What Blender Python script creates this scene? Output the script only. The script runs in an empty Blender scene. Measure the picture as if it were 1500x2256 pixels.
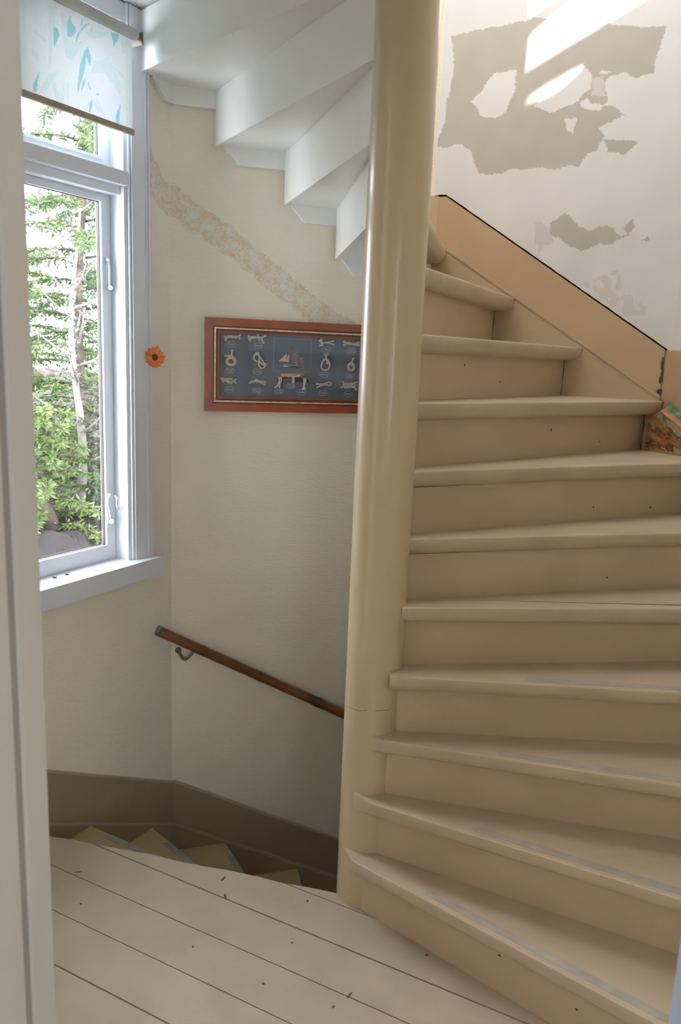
import bpy, bmesh, math, random
from mathutils import Vector, Matrix, noise
from mathutils.geometry import tessellate_polygon
random.seed(7)
S = bpy.context.scene
COL = S.collection
R = math.radians

# ------------------------------------------------------------------ camera
FPX, PITCH, ROLL, YAW, DIST, EYE, RP = 1728.0, .1971, .0406, -.0544, 2.1245, 1.5995, .0808
CAM = Vector((0, -DIST, EYE))
def ray(px, py):
    x = (px-750)/FPX; y = -(py-1128)/FPX
    c, s = math.cos(ROLL), math.sin(ROLL)
    x, y = c*x-s*y, s*x+c*y
    cp, sp = math.cos(PITCH), math.sin(PITCH)
    v = (x, cp+sp*y, -sp+cp*y)
    cy, sy = math.cos(YAW), math.sin(YAW)
    return Vector((cy*v[0]+sy*v[1], -sy*v[0]+cy*v[1], v[2]))
fw = ray(750, 1128); rt = (ray(751, 1128)-fw).normalized(); up = (ray(750, 1127)-fw).normalized()
cd = bpy.data.cameras.new('camera'); cam = bpy.data.objects.new('camera', cd); COL.objects.link(cam)
cd.sensor_fit = 'VERTICAL'; cd.sensor_height = 23.5; cd.sensor_width = 15.6
cd.lens = 23.5*FPX/2256
M = Matrix((rt, up, -fw.normalized())).transposed().to_4x4(); M.translation = CAM
cam.matrix_world = M
cd.clip_start = .02; cd.clip_end = 300
cd.dof.use_dof = True; cd.dof.focus_distance = 2.7; cd.dof.aperture_fstop = 5.0
S.camera = cam

# ------------------------------------------------------------------ light and exposure
W = bpy.data.worlds.new('sky'); S.world = W; W.use_nodes = True
nt = W.node_tree; bg = nt.nodes['Background']
bg.inputs[0].default_value = (.86, .92, 1.0, 1); bg.inputs[1].default_value = 15.0
SUN_A, SUN_E = R(290), R(50)
SUNV = Vector((math.cos(SUN_E)*math.cos(SUN_A), math.cos(SUN_E)*math.sin(SUN_A), math.sin(SUN_E)))
sl = bpy.data.lights.new('sun', 'SUN'); sl.energy = 22; sl.angle = R(.6); sl.color = (1, .96, .90)
so = bpy.data.objects.new('sun', sl); COL.objects.link(so)
so.rotation_euler = SUNV.to_track_quat('Z', 'Y').to_euler(); so.location = (3, -6, 9)
def area(name, loc, target, sx, sy, power, color):
    l = bpy.data.lights.new(name, 'AREA'); l.shape = 'RECTANGLE'; l.size = sx; l.size_y = sy
    l.energy = power; l.color = color
    o = bpy.data.objects.new(name, l); COL.objects.link(o); o.location = loc
    o.rotation_euler = (Vector(loc)-Vector(target)).to_track_quat('Z', 'Y').to_euler()
    return o
# unseen lamps added as daylight fill: two over the well, one behind the doorway
area('upstairs_fill_light', (-.55, -.10, 3.95), (.75, 1.0, 2.2), .8, .7, 15, (1, .97, .92))
area('overhead_fill_light', (.55, .35, 4.1), (.5, .4, 0), .9, .9, 21, (1, .955, .89))
area('room_fill_light', (1.15, -3.6, 1.7), (-.55, .9, 1.0), 1.2, 1.2, 34, (.86, .92, 1))
S.view_settings.view_transform = 'Standard'; S.view_settings.look = 'None'
S.view_settings.gamma = 1; S.view_settings.use_curve_mapping = False
S.view_settings.exposure = 0.0

# ------------------------------------------------------------------ materials
def srgb(r, g, b):
    f = lambda c: ((c/255+.055)/1.055)**2.4 if c > 10 else c/255/12.92
    return (f(r), f(g), f(b))
def mat(name, col, rough=.5, var=.06, vs=6, bump=.0, bs=60, metal=0, stretch=(1, 1, 1), spec=.5, attr=None, coat=0):
    m = bpy.data.materials.new(name); m.use_nodes = True
    n = m.node_tree; N = n.nodes; L = n.links; p = N['Principled BSDF']
    p.inputs['Roughness'].default_value = rough; p.inputs['Metallic'].default_value = metal
    p.inputs['Specular IOR Level'].default_value = spec
    p.inputs['Coat Weight'].default_value = coat; p.inputs['Coat Roughness'].default_value = .15
    tc = N.new('ShaderNodeTexCoord'); mp = N.new('ShaderNodeMapping'); mp.inputs['Scale'].default_value = stretch
    L.new(tc.outputs['Object'], mp.inputs[0])
    nz = N.new('ShaderNodeTexNoise'); nz.inputs['Scale'].default_value = vs; nz.inputs['Detail'].default_value = 5
    L.new(mp.outputs[0], nz.inputs[0])
    mx = N.new('ShaderNodeMix'); mx.data_type = 'RGBA'; mx.blend_type = 'MULTIPLY'; mx.inputs[0].default_value = 1
    cr = N.new('ShaderNodeMapRange'); cr.inputs[1].default_value = .3; cr.inputs[2].default_value = .7
    cr.inputs[3].default_value = 1-var; cr.inputs[4].default_value = 1+var
    L.new(nz.outputs[0], cr.inputs[0]); L.new(cr.outputs[0], mx.inputs[7])
    if attr:
        a = N.new('ShaderNodeAttribute'); a.attribute_name = attr; L.new(a.outputs[0], mx.inputs[6])
    else: mx.inputs[6].default_value = (*col, 1)
    L.new(mx.outputs[2], p.inputs['Base Color'])
    if bump:
        b = N.new('ShaderNodeBump'); b.inputs['Strength'].default_value = bump; b.inputs['Distance'].default_value = .004
        n2 = N.new('ShaderNodeTexNoise'); n2.inputs['Scale'].default_value = bs; n2.inputs['Detail'].default_value = 4
        L.new(mp.outputs[0], n2.inputs[0]); L.new(n2.outputs[0], b.inputs['Height']); L.new(b.outputs[0], p.inputs['Normal'])
    return m
MT = {}
STAIR = (.525, .405, .28)
MT['stair'] = mat('stair_paint', STAIR, .38, .05, 5, .25, 30, stretch=(1, 1, 1))
MT['tread'] = mat('tread_paint', (.52, .42, .31), .36, .07, 7, .3, 45)
MT['pole'] = mat('newel_paint', (.54, .425, .285), .30, .04, 4, .12, 9, stretch=(3, 3, .6), coat=.35)
MT['floor'] = mat('floor_paint', (.46, .39, .295), .5, .08, 6, .25, 40)
MT['under'] = mat('gap_dark', (.05, .04, .03), .9)
MT['white'] = mat('white_trim_paint', (.74, .77, .82), .35, .03, 5, .12, 25, stretch=(1, 1, .3))
MT['soffit'] = mat('soffit_paint', (.83, .835, .81), .30, .03, 4, .08, 20)
MT['ceil'] = mat('ceiling_paint', (.75, .77, .76), .5, .03, 4)
MT['wall2'] = mat('right_wall_paint', (.82, .82, .83), .6, .03, 4, .1, 20)
MT['jamb'] = mat('door_frame_paint', (.50, .48, .44), .5, .04, 3, .1, 15)
MT['jambb'] = mat('door_frame_blue_grey', (.24, .28, .36), .4, .05, 5)
MT['skirt'] = mat('upper_skirting_paint', (.57, .415, .265), .4, .05, 5, .2, 30)
MT['lskirt'] = mat('lower_skirting_paint', (.36, .27, .185), .45, .06, 5, .3, 40)
MT['ltread'] = mat('lower_tread_paint', (.60, .49, .27), .5, .08, 7, .2, 40)
MT['grip'] = mat('grip_strip_grey', (.40, .385, .37), .7, .1, 30)
MT['grip2'] = mat('worn_edge_grey', (.43, .38, .33), .6, .12, 20)
MT['ledge'] = mat('lower_ledge', (.46, .37, .29), .4, .06, 8)
MT['rail'] = mat('bamboo', (.17, .058, .02), .3, .5, 9, .2, 30, coat=.3)
MT['brass'] = mat('aged_metal', (.22, .20, .16), .35, .2, 20, metal=.8)
MT['darkm'] = mat('dark_metal', (.05, .045, .04), .4, .2, 30, metal=.6)
MT['frame'] = mat('reddish_wood', (.30, .070, .022), .3, .22, 14, .15, 60, stretch=(1, 1, 1), coat=.3)
MT['frame2'] = mat('deep_red_wood', (.13, .022, .010), .35, .2, 14)
MT['gold'] = mat('worn_gold_leaf', (.62, .56, .36), .35, .25, 60, metal=.3)
MT['navy'] = mat('slate_blue_card', (.105, .142, .20), .8, .12, 200)
MT['rope'] = mat('white_rope', (.62, .59, .52), .85, .15, 200, .6, 500)
MT['print'] = mat('pale_print', (.55, .60, .66), .7, .02, 5)
MT['goldline'] = mat('bronze_line', (.34, .32, .30), .6, .1, 40)
MT['sail'] = mat('grey_sail', (.55, .55, .54), .8, .08, 100)
MT['sailb'] = mat('blue_sail', (.17, .20, .28), .8, .08, 100)
MT['mast'] = mat('mast_wood', (.52, .20, .05), .5, .1, 60)
MT['hull'] = mat('hull_navy', (.03, .045, .075), .5, .05, 60)
MT['hullb'] = mat('hull_pale_blue', (.36, .62, .70), .5, .05, 60)
MT['dowel'] = mat('brown_dowel', (.13, .085, .07), .6, .1, 60)
MT['dowel2'] = mat('tan_dowel', (.46, .29, .19), .6, .1, 60)
MT['petal'] = mat('orange_petal', (.85, .21, .06), .6, .2, 200)
MT['petal2'] = mat('yellow_petal', (.75, .42, .05), .6, .2, 200)
MT['fcen'] = mat('green_centre', (.09, .10, .015), .8, .3, 900)
MT['bark'] = mat('pale_bark', (.15, .14, .13), .9, .3, 8, stretch=(1, 1, .3))
MT['barkd'] = mat('spruce_bark', (.06, .045, .035), .9, .3, 8)
MT['bank'] = mat('rock_bank', (.017, .0125, .0120), .95, .5, 3, .6, 6)
MT['grass'] = mat('pale_ground', (.35, .36, .24), .95, .3, 3)
MT['bare'] = mat('scraped_wood', (.42, .19, .085), .6, .35, 18, .4, 60)
MT['chip'] = mat('brown_chip', (.11, .055, .035), .8, .3, 60)
MT['painted'] = mat('plaster', (1, 1, 1), .62, .02, 5, .05, 30, attr='paint')
MT['scrap'] = mat('scraped_stringer', (1, 1, 1), .6, .12, 40, .5, 40, attr='paint')

def wallpaper(name, col):
    m = mat(name, col, .75, .025, 3); n = m.node_tree; N = n.nodes; L = n.links; p = N['Principled BSDF']
    tc = N.new('ShaderNodeTexCoord'); mp = N.new('ShaderNodeMapping'); mp.inputs['Scale'].default_value = (35, 35, 260)
    L.new(tc.outputs['Object'], mp.inputs[0]); nz = N.new('ShaderNodeTexNoise'); nz.inputs['Scale'].default_value = 1
    nz.inputs['Detail'].default_value = 2; L.new(mp.outputs[0], nz.inputs[0])
    b = N.new('ShaderNodeBump'); b.inputs['Strength'].default_value = .6; b.inputs['Distance'].default_value = .003
    L.new(nz.outputs[0], b.inputs['Height']); L.new(b.outputs[0], p.inputs['Normal']); return m
MT['wall'] = wallpaper('cream_wallpaper', (.84, .775, .655))
m = wallpaper('cream_wallpaper_painted', (.84, .775, .655)); MT['wallp'] = m
mx = [x for x in m.node_tree.nodes if x.type == 'MIX'][0]
a = m.node_tree.nodes.new('ShaderNodeAttribute'); a.attribute_name = 'paint'; m.node_tree.links.new(a.outputs[0], mx.inputs[6])

def leafmat(name, col, trans=.35):
    m = bpy.data.materials.new(name); m.use_nodes = True; n = m.node_tree; N = n.nodes; L = n.links
    p = N['Principled BSDF']; p.inputs['Roughness'].default_value = .7
    g = N.new('ShaderNodeObjectInfo')
    nz = N.new('ShaderNodeTexNoise'); nz.inputs['Scale'].default_value = 2.2
    tc = N.new('ShaderNodeTexCoord'); L.new(tc.outputs['Object'], nz.inputs[0])
    cr = N.new('ShaderNodeValToRGB'); cr.color_ramp.elements[0].position = .35; cr.color_ramp.elements[1].position = .65
    cr.color_ramp.elements[0].color = (col[0]*.45, col[1]*.55, col[2]*.6, 1); cr.color_ramp.elements[1].color = (*col, 1)
    L.new(nz.outputs[0], cr.inputs[0]); L.new(cr.outputs[0], p.inputs['Base Color'])
    t = N.new('ShaderNodeBsdfTranslucent'); L.new(cr.outputs[0], t.inputs[0])
    mxx = N.new('ShaderNodeMixShader'); mxx.inputs[0].default_value = trans
    L.new(p.outputs[0], mxx.inputs[1]); L.new(t.outputs[0], mxx.inputs[2])
    L.new(mxx.outputs[0], N['Material Output'].inputs[0]); return m
MT['needle'] = leafmat('spruce_needles', (.085, .125, .04))
MT['needle2'] = leafmat('fresh_foliage', (.15, .20, .06))
MT['twig'] = leafmat('bare_twigs', (.09, .075, .055), .1)
# blind fabric: translucent print
m = bpy.data.materials.new('blind_fabric'); m.use_nodes = True; n = m.node_tree; N = n.nodes; L = n.links
p = N['Principled BSDF']; p.inputs['Roughness'].default_value = .8
at_ = N.new('ShaderNodeAttribute'); at_.attribute_name = 'paint'; L.new(at_.outputs[0], p.inputs['Base Color'])
t = N.new('ShaderNodeBsdfTranslucent'); L.new(at_.outputs[0], t.inputs[0])
mxx = N.new('ShaderNodeMixShader'); mxx.inputs[0].default_value = .14
L.new(p.outputs[0], mxx.inputs[1]); L.new(t.outputs[0], mxx.inputs[2]); L.new(mxx.outputs[0], N['Material Output'].inputs[0])
MT['blind'] = m
MT['roller'] = mat('blind_roll_fabric', (.60, .62, .58), .7, .12, 14)
MT['blindbar'] = mat('blind_hem_bar', (.40, .33, .24), .6, .15, 20)
def glassmat(name, f=.06, rough=.0):
    m = bpy.data.materials.new(name); m.use_nodes = True; n = m.node_tree; N = n.nodes; L = n.links
    N.remove(N['Principled BSDF'])
    t = N.new('ShaderNodeBsdfTransparent'); g = N.new('ShaderNodeBsdfGlossy'); g.inputs['Roughness'].default_value = rough
    fr = N.new('ShaderNodeLayerWeight'); fr.inputs[0].default_value = .5
    po = N.new('ShaderNodeMath'); po.operation = 'POWER'; po.inputs[1].default_value = 4; L.new(fr.outputs['Facing'], po.inputs[0])
    ad = N.new('ShaderNodeMath'); ad.operation = 'MULTIPLY_ADD'; ad.inputs[1].default_value = .5; ad.inputs[2].default_value = f; L.new(po.outputs[0], ad.inputs[0])
    mi = N.new('ShaderNodeMixShader'); L.new(ad.outputs[0], mi.inputs[0])
    L.new(t.outputs[0], mi.inputs[1]); L.new(g.outputs[0], mi.inputs[2]); L.new(mi.outputs[0], N['Material Output'].inputs[0])
    return m
MT['glass'] = glassmat('window_glass', .03); MT['pglass'] = glassmat('picture_glass', .05, .02)

# ------------------------------------------------------------------ mesh helpers
def link(name, bm, mats, parent=None, smooth=False, bevel=0, seg=2):
    if bevel:
        es = [e for e in bm.edges if len(e.link_faces) == 2 and e.calc_face_angle(0) > .6]
        bmesh.ops.bevel(bm, geom=es, offset=bevel, segments=seg, affect='EDGES', profile=.5)
    bmesh.ops.recalc_face_normals(bm, faces=bm.faces)
    me = bpy.data.meshes.new(name); bm.to_mesh(me); bm.free()
    if smooth:
        for p in me.polygons: p.use_smooth = True
    o = bpy.data.objects.new(name, me); COL.objects.link(o)
    for m in (mats if isinstance(mats, (list, tuple)) else [mats]): me.materials.append(MT[m])
    if parent:
        o.parent = parent; o.matrix_parent_inverse = parent.matrix_world.inverted() if False else Matrix.Translation(-Vector(parent.location))
    return o
def tag(o, label, cat=None, group=None, kind=None):
    if label: o['label'] = label
    if cat: o['category'] = cat
    if group: o['group'] = group
    if kind: o['kind'] = kind
    return o
def root(name, loc, label, cat, group=None):
    o = bpy.data.objects.new(name, None); COL.objects.link(o); o.location = loc; o.empty_display_size = .05
    return tag(o, label, cat, group)
def struct(o, label=None, cat=None):
    o['kind'] = 'structure'; return tag(o, label, cat)
def prism_pts(bm, bot, top, mi=0):
    """solid between two matching 3-D polygons"""
    vb = [bm.verts.new(p) for p in bot]; vt = [bm.verts.new(p) for p in top]; n = len(bot)
    fs = []
    for loop in (vb[::-1], vt):
        fs.append(bm.faces.new(loop))
    for i in range(n): fs.append(bm.faces.new((vb[i], vb[(i+1) % n], vt[(i+1) % n], vt[i])))
    for f in fs: f.material_index = mi
    return vb, vt, fs
def prism(bm, poly, z0, z1, mi=0):
    return prism_pts(bm, [(x, y, z0) for x, y in poly], [(x, y, z1) for x, y in poly], mi)
def D(a): return Vector((math.cos(R(a)), math.sin(R(a))))
def inter(n1, a1, n2, a2):
    d1, d2 = D(n1), D(n2); det = d1.x*d2.y-d1.y*d2.x
    return Vector(((a1*d2.y-a2*d1.y)/det, (d1.x*a2-d2.x*a1)/det))
C1 = Vector((-.832, .912)); APB = C1.dot(D(110)); APW = C1.dot(D(153.4)); APP = 1.226
C2 = inter(110, APB, 67, APP)
C3 = C2+D(-23)*.935
PL = {'WIN': (C1, D(243.4), D(153.4)), 'BACK': (C1, D(20), D(110)), 'PLA': (C2, D(-23), D(67)), 'RIGHT': (C3, D(-62), D(28))}
C0 = C1+D(243.4)*.95
C4 = C3+D(-62)*.75
def pt(pl, u, z, w=0.0):
    O, ud, n = PL[pl]; p = O+ud*u+n*w; return Vector((p.x, p.y, z))
def px(pl, x, y, w=0.0):
    """wall coordinates (u, z) of the point at depth w of a wall, met by the sight line"""
    O, ud, n = PL[pl]; r = ray(x, y); r2 = Vector((r.x, r.y)); c = Vector((CAM.x, CAM.y))
    t = (n.dot(O-c)+w)/n.dot(r2); p = c+r2*t
    return ((p-O).dot(ud), CAM.z+r.z*t)
def board(bm, pl, poly, w0, w1, mi=0):
    return prism_pts(bm, [pt(pl, u, z, w1) for u, z in poly], [pt(pl, u, z, w0) for u, z in poly], mi)
def rect(u0, u1, z0, z1): return [(u0, z0), (u1, z0), (u1, z1), (u0, z1)]
def clip(poly, n, c):
    """keep the side where n.p >= c"""
    out = []
    for i in range(len(poly)):
        a, b = poly[i], poly[(i+1) % len(poly)]; da = n.x*a[0]+n.y*a[1]-c; db = n.x*b[0]+n.y*b[1]-c
        if da >= 0: out.append(a)
        if (da >= 0) != (db >= 0):
            t = da/(da-db); out.append((a[0]+(b[0]-a[0])*t, a[1]+(b[1]-a[1])*t))
    return out
def dedupe(poly, e=1e-4):
    o = []
    for p in poly:
        if not o or math.dist(p, o[-1]) > e: o.append(p)
    if len(o) > 1 and math.dist(o[0], o[-1]) < e: o.pop()
    return o
def tube(bm, pts, rad, seg=8, closed=False, mi=0, caps=True):
    pts = [Vector(p) for p in pts]; n = len(pts); rings = []
    rads = rad if isinstance(rad, (list, tuple)) else [rad]*n
    prev = None
    for i, p in enumerate(pts):
        if closed: t = pts[(i+1) % n]-pts[i-1]
        else: t = pts[min(i+1, n-1)]-pts[max(i-1, 0)]
        t.normalize()
        a = prev if prev else (Vector((0, 0, 1)) if abs(t.z) < .9 else Vector((1, 0, 0)))
        b = t.cross(a).normalized(); a = b.cross(t).normalized(); prev = a
        rings.append([bm.verts.new(p+(a*math.cos(2*math.pi*k/seg)+b*math.sin(2*math.pi*k/seg))*rads[i]) for k in range(seg)])
    m = n if closed else n-1
    for i in range(m):
        r0, r1 = rings[i], rings[(i+1) % n]
        for k in range(seg):
            f = bm.faces.new((r0[k], r0[(k+1) % seg], r1[(k+1) % seg], r1[k])); f.material_index = mi; f.smooth = True
    if not closed and caps:
        bm.faces.new(rings[0][::-1]).material_index = mi; bm.faces.new(rings[-1]).material_index = mi
def smoothpts(P, n=6, closed=False):
    P = [Vector(p) for p in P]; out = []; N_ = len(P)
    rng = range(N_) if closed else range(N_-1)
    for i in rng:
        g = (lambda k: P[k % N_]) if closed else (lambda k: P[max(0, min(N_-1, k))])
        p0, p1, p2, p3 = g(i-1), g(i), g(i+1), g(i+2)
        for k in range(n):
            t = k/n; out.append(.5*((2*p1)+(-p0+p2)*t+(2*p0-5*p1+4*p2-p3)*t*t+(-p0+3*p1-3*p2+p3)*t**3))
    if not closed: out.append(P[-1])
    return out
def inpoly(x, y, poly):
    c = False; j = len(poly)-1
    for i in range(len(poly)):
        xi, yi = poly[i]; xj, yj = poly[j]
        if (yi > y) != (yj > y) and x < (xj-xi)*(y-yi)/(yj-yi)+xi: c = not c
        j = i
    return c
def painted(name, pl, us, zfun, nz_, w, colfn, material, parent=None, warp=None):
    """finely divided sheet with a colour attribute 'paint' (colour only)"""
    nu = len(us); vs, fs, cs = [], [], []
    for i, u in enumerate(us):
        z0, z1 = zfun(u)
        for k in range(nz_+1):
            z = z0+(z1-z0)*k/nz_; ww = w+(warp(u, z) if warp else 0)
            vs.append(pt(pl, u, z, ww)); cs.append(colfn(u, z))
    for i in range(nu-1):
        for k in range(nz_):
            a = i*(nz_+1)+k; fs.append((a, a+nz_+1, a+nz_+2, a+1))
    me = bpy.data.meshes.new(name); me.from_pydata(vs, [], fs)
    at = me.color_attributes.new('paint', 'FLOAT_COLOR', 'POINT')
    flat = []
    for c in cs: flat += [c[0], c[1], c[2], 1]
    at.data.foreach_set('color', flat); me.materials.append(MT[material])
    for p in me.polygons: p.use_smooth = True
    o = bpy.data.objects.new(name, me); COL.objects.link(o)
    if parent: o.parent = parent; o.matrix_parent_inverse = Matrix.Translation(-Vector(parent.location))
    return o
def frange(a, b, n): return [a+(b-a)*i/n for i in range(n+1)]

r = .185                       # riser height
ZB, ZT = -2.6, 4.25            # well bottom and roof

# ------------------------------------------------------------------ stair lines: angle and offset from the newel axis
NOS = {1: (-35.2, -.118), 2: (-23.0, -.107), 3: (-10.2, -.097), 4: (.7, -.091), 5: (9.6, -.06), 6: (18.7, -.034), 7: (29.2, -.022),
       8: (42, -.02), 9: (55, -.02), 10: (67.9, -.02), 11: (81.9, -.027), 12: (96.5, -.03), 13: (108.8, -.03), 14: (122, -.03), 15: (136.2, -.03)}
RIS = {1: (-36.4, -.068), 2: (-22.6, -.058), 3: (-8.9, -.057), 4: (2.2, -.045), 5: (11.2, -.02), 6: (19.2, -.004), 7: (30.6, .004),
       8: (43, .012), 9: (56.4, .014), 10: (70, .015), 11: (84.6, .01), 12: (100.4, .0), 13: (111, 0), 14: (124, 0), 15: (138.3, 0)}
TIP = {1: ((762, 1875), (778, 1900)), 2: ((797, 1757), (820, 1772)), 3: ((828, 1625), (850, 1634))}
SCUT = {4: .043, 5: .058, 6: .065, 7: .07}
def lin(a, o):                 # line: normal N (left of the direction), N.p = -?  keep form D x p = o
    d = D(a); return Vector((-d.y, d.x)), o     # cross(d,p) = d.x*p.y-d.y*p.x = N.p
WELL = [tuple(C3+D(-62)*.9), tuple(C3), tuple(C2), tuple(C1), tuple(C0), (C0.x-.1, -1.2), (1.5, -1.2), (1.5, .2)]
def wedge(k0, off0, k1, off1, base=WELL, fwd=-.04):
    n0, c0 = lin(k0, off0); n1, c1 = lin(k1, off1)
    p = clip(base, n0, c0); p = clip(p, -n1, -c1)
    mid = (k0+k1)/2; return dedupe(clip(p, D(mid), fwd))
def on_plane(x, y, z):
    v = ray(x, y); t = (z-CAM.z)/v.z; q = CAM+v*t; return Vector((q.x, q.y))
def tread_mesh(name, poly, z, th, front, parent, material, rnd=.017):
    bm = bmesh.new(); prism(bm, poly, z-th, z)
    fn, fc = front
    es, et = [], []
    for e in bm.edges:
        a, b = e.verts[0].co, e.verts[1].co
        if abs(a.z-b.z) > 1e-4: continue
        if abs(fn.x*a.x+fn.y*a.y-fc) < 2e-3 and abs(fn.x*b.x+fn.y*b.y-fc) < 2e-3: (et if a.z > z-.001 else es).append(e)
    bmesh.ops.bevel(bm, geom=es, offset=th*.80, segments=7, affect='EDGES', profile=.5)
    et = [e for e in et if e.is_valid]
    bmesh.ops.bevel(bm, geom=et, offset=.004, segments=3, affect='EDGES', profile=.5)
    o = link(name, bm, material, parent)
    for p_ in o.data.polygons: p_.use_smooth = True
    o.data.set_sharp_from_angle(angle=R(40)) if hasattr(o.data, 'set_sharp_from_angle') else None
    return o

# ------------------------------------------------------------------ floor of planks
def arr_region():
    e = [on_plane(*q, 0) for q in ((115, 1843), (160, 1849), (200, 1858), (240, 1866), (290, 1876), (330, 1882), (390, 1897), (450, 1909), (500, 1917), (560, 1930), (620, 1945), (680, 1955), (743, 1968))]
    return [(-1.15, .20)]+[tuple(q) for q in e]+[(-.03, -.05), (.02, -.09), (.50, -.455), (1.25, -1.0), (1.6, -1.25), (1.6, -4.4), (-1.7, -4.4), (-1.7, .24)]
REG = arr_region()
FA = -23.6; fn_ = Vector((-D(FA).y, D(FA).x))
fl = bmesh.new(); prism(fl, REG, -.16, -.034); floor = link('floor', fl, 'under'); struct(floor)
edges = [.30, .06, -.09, -.237]; q = -.237
while q > -4.9: q -= .147+.004*math.sin(q*37); edges.append(q)
for i in range(len(edges)-1):
    hi, lo = edges[i], edges[i+1]
    P_ = dedupe(clip(clip(REG, -fn_, -(hi-.0019)), fn_, lo+.0019), 1e-3)
    if len(P_) < 3: continue
    bm = bmesh.new(); prism(bm, P_, -.033, 0+.0006*((i*7) % 3-1))
    link('plank', bm, 'floor', floor, bevel=.0012, seg=1)
# specks and scuffs on the floor
bm = bmesh.new()
def speck(bm, x, y, a, b, rot, z=.0012):
    c = on_plane(x, y, z); 
    prism(bm, [(c.x+a*math.cos(t)*math.cos(rot)-b*math.sin(t)*math.sin(rot), c.y+a*math.cos(t)*math.sin(rot)+b*math.sin(t)*math.cos(rot)) for t in [k*math.pi/4 for k in range(8)]], z-.0006, z+.0005)
for x, y, a, b, ro in ((492, 1936, .012, .003, 1.2), (496, 1975, .013, .0035, 1.9), (677, 1985, .004, .004, 0), (425, 2086, .003, .003, 0), (643, 2077, .003, .003, 0),
                    (580, 2167, .004, .003, 0), (734, 2218, .004, .003, 1), (770, 2192, .012, .002, 1.0), (172, 1921, .012, .0015, .2), (178, 1991, .004, .002, 0), (940, 2104, .005, .003, 0.3)):
    speck(bm, x, y, a, b, ro)
link('paint_chips', bm, 'chip', floor)['kind'] = 'stuff'

# ------------------------------------------------------------------ walls of the well
TH = .12
WW, WP = .024, .034            # wall surface depths behind the stringer face
wl = bmesh.new()
u0w, u1w, z0w, z1w = .17, .755, .78, 2.72
for rc in (rect(-.2, u0w, ZB, ZT), rect(u1w, 1.05, ZB, ZT), rect(u0w, u1w, ZB, z0w), rect(u0w, u1w, z1w, ZT)):
    board(wl, 'WIN', rc, WW, WW+TH)
struct(link('wall_left', wl, 'wall'))
# back wall: cream wallpaper with the speckled stripe left where an older strip was torn off
band_c = [px('BACK', *q, WW) for q in ((300, 350), (345, 412), (400, 458), (500, 528), (600, 610), (700, 690), (790, 750), (900, 830))]
def band_d(u, z):
    best = 9
    for (a, b) in zip(band_c, band_c[1:]):
        dx, dz = b[0]-a[0], b[1]-a[1]; t = max(0, min(1, ((u-a[0])*dx+(z-a[1])*dz)/(dx*dx+dz*dz)))
        best = min(best, math.hypot(u-a[0]-dx*t, z-a[1]-dz*t))
    return best
CREAM = Vector((.84, .775, .655))
def backcol(u, z):
    d = band_d(u, z) if .9 < z < 2.6 else 9
    e = d+.012*noise.noise(Vector((u*25, z*25, 1)))+.006*noise.noise(Vector((u*90, z*90, 4)))
    half = .050
    if e > half: return CREAM
    big = noise.noise(Vector((u*24, z*24, 9)))+.5*noise.noise(Vector((u*60, z*60, 19)))
    pr = .30+.55*big+.25*abs(e)/half
    if e > half-.008: pr += .1; 
    if e > half-.006 and BR.random() < .45: return CREAM
    base = Vector((.77, .73, .68)).lerp(CREAM, .25)
    return base.lerp(Vector((.66, .46, .22)), BR.uniform(.5, .9)) if BR.random() < pr else base
BR = random.Random(5)
def wincol(u, z): return backcol(-u*.9, z)
bw = painted('wall_back', 'BACK', frange(-.012, 1.12, 560), lambda u: (ZB, ZT) if False else (1.55, 2.6), 520, WW, backcol, 'wallp')
struct(bw)
struct(painted('wall_left', 'WIN', frange(-.012, .13, 70), lambda u: (1.9, 2.5), 300, WW-.0008, wincol, 'wallp'))
bm = bmesh.new(); board(bm, 'BACK', rect(-.2, 1.25, ZB, 1.55), WW, WW+TH); board(bm, 'BACK', rect(-.2, 1.25, 2.6, ZT), WW, WW+TH)
board(bm, 'BACK', rect(-.2, 1.25, 1.55, 2.6), WW+.003, WW+TH)
struct(link('wall_back_lower', bm, 'wall')); bpy.data.objects['wall_back_lower'].name = 'wall_back'
# plaster wall: filler over old board
def zz(pts_): return [px('PLA', 900+a/2.5, b/2.5, WP) for a, b in pts_]
TAU = [zz(p) for p in ([(235, 205), (480, 155), (690, 110), (1000, 110), (1160, 150), (1420, 152), (1395, 250), (1360, 330), (1350, 415), (1240, 430), (1200, 405), (1110, 425), (1080, 470), (1100, 560), (1060, 590), (1130, 600), (1190, 635), (1100, 680), (1040, 710), (1080, 760), (1040, 830), (985, 850), (940, 920), (760, 930), (570, 940), (520, 965), (390, 960), (350, 840), (300, 800), (140, 815), (150, 780), (210, 690), (210, 560), (240, 500), (255, 360)],
    [(780, 1230), (860, 1185), (910, 1210), (940, 1250), (1000, 1270), (1050, 1250), (1110, 1250), (1160, 1290), (1210, 1290), (1150, 1320), (1120, 1350), (1050, 1340), (1000, 1380), (960, 1390), (890, 1360), (830, 1310), (780, 1300)],
    [(1190, 1260), (1230, 1220), (1245, 1260), (1200, 1300)], [(1275, 1330), (1320, 1290), (1328, 1325)], [(1080, 780), (1180, 775), (1250, 775), (1260, 795), (1180, 860), (1100, 840)])]
WHI = [zz(p) for p in ([(420, 480), (480, 410), (605, 390), (590, 500), (540, 620), (490, 655), (400, 640), (380, 600)], [(340, 565), (420, 490), (390, 620)],
    [(700, 590), (800, 470), (960, 360), (1010, 410), (1000, 490), (930, 560), (860, 600), (790, 635), (740, 610)],
    [(945, 560), (990, 545), (1010, 580), (1060, 575), (1060, 610), (1000, 625), (950, 600)], [(860, 660), (930, 650), (910, 740), (870, 720)], [(1055, 395), (1115, 405), (1090, 422), (1060, 415)], [(1005, 440), (1075, 430), (1085, 530), (1015, 530)])]
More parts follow.
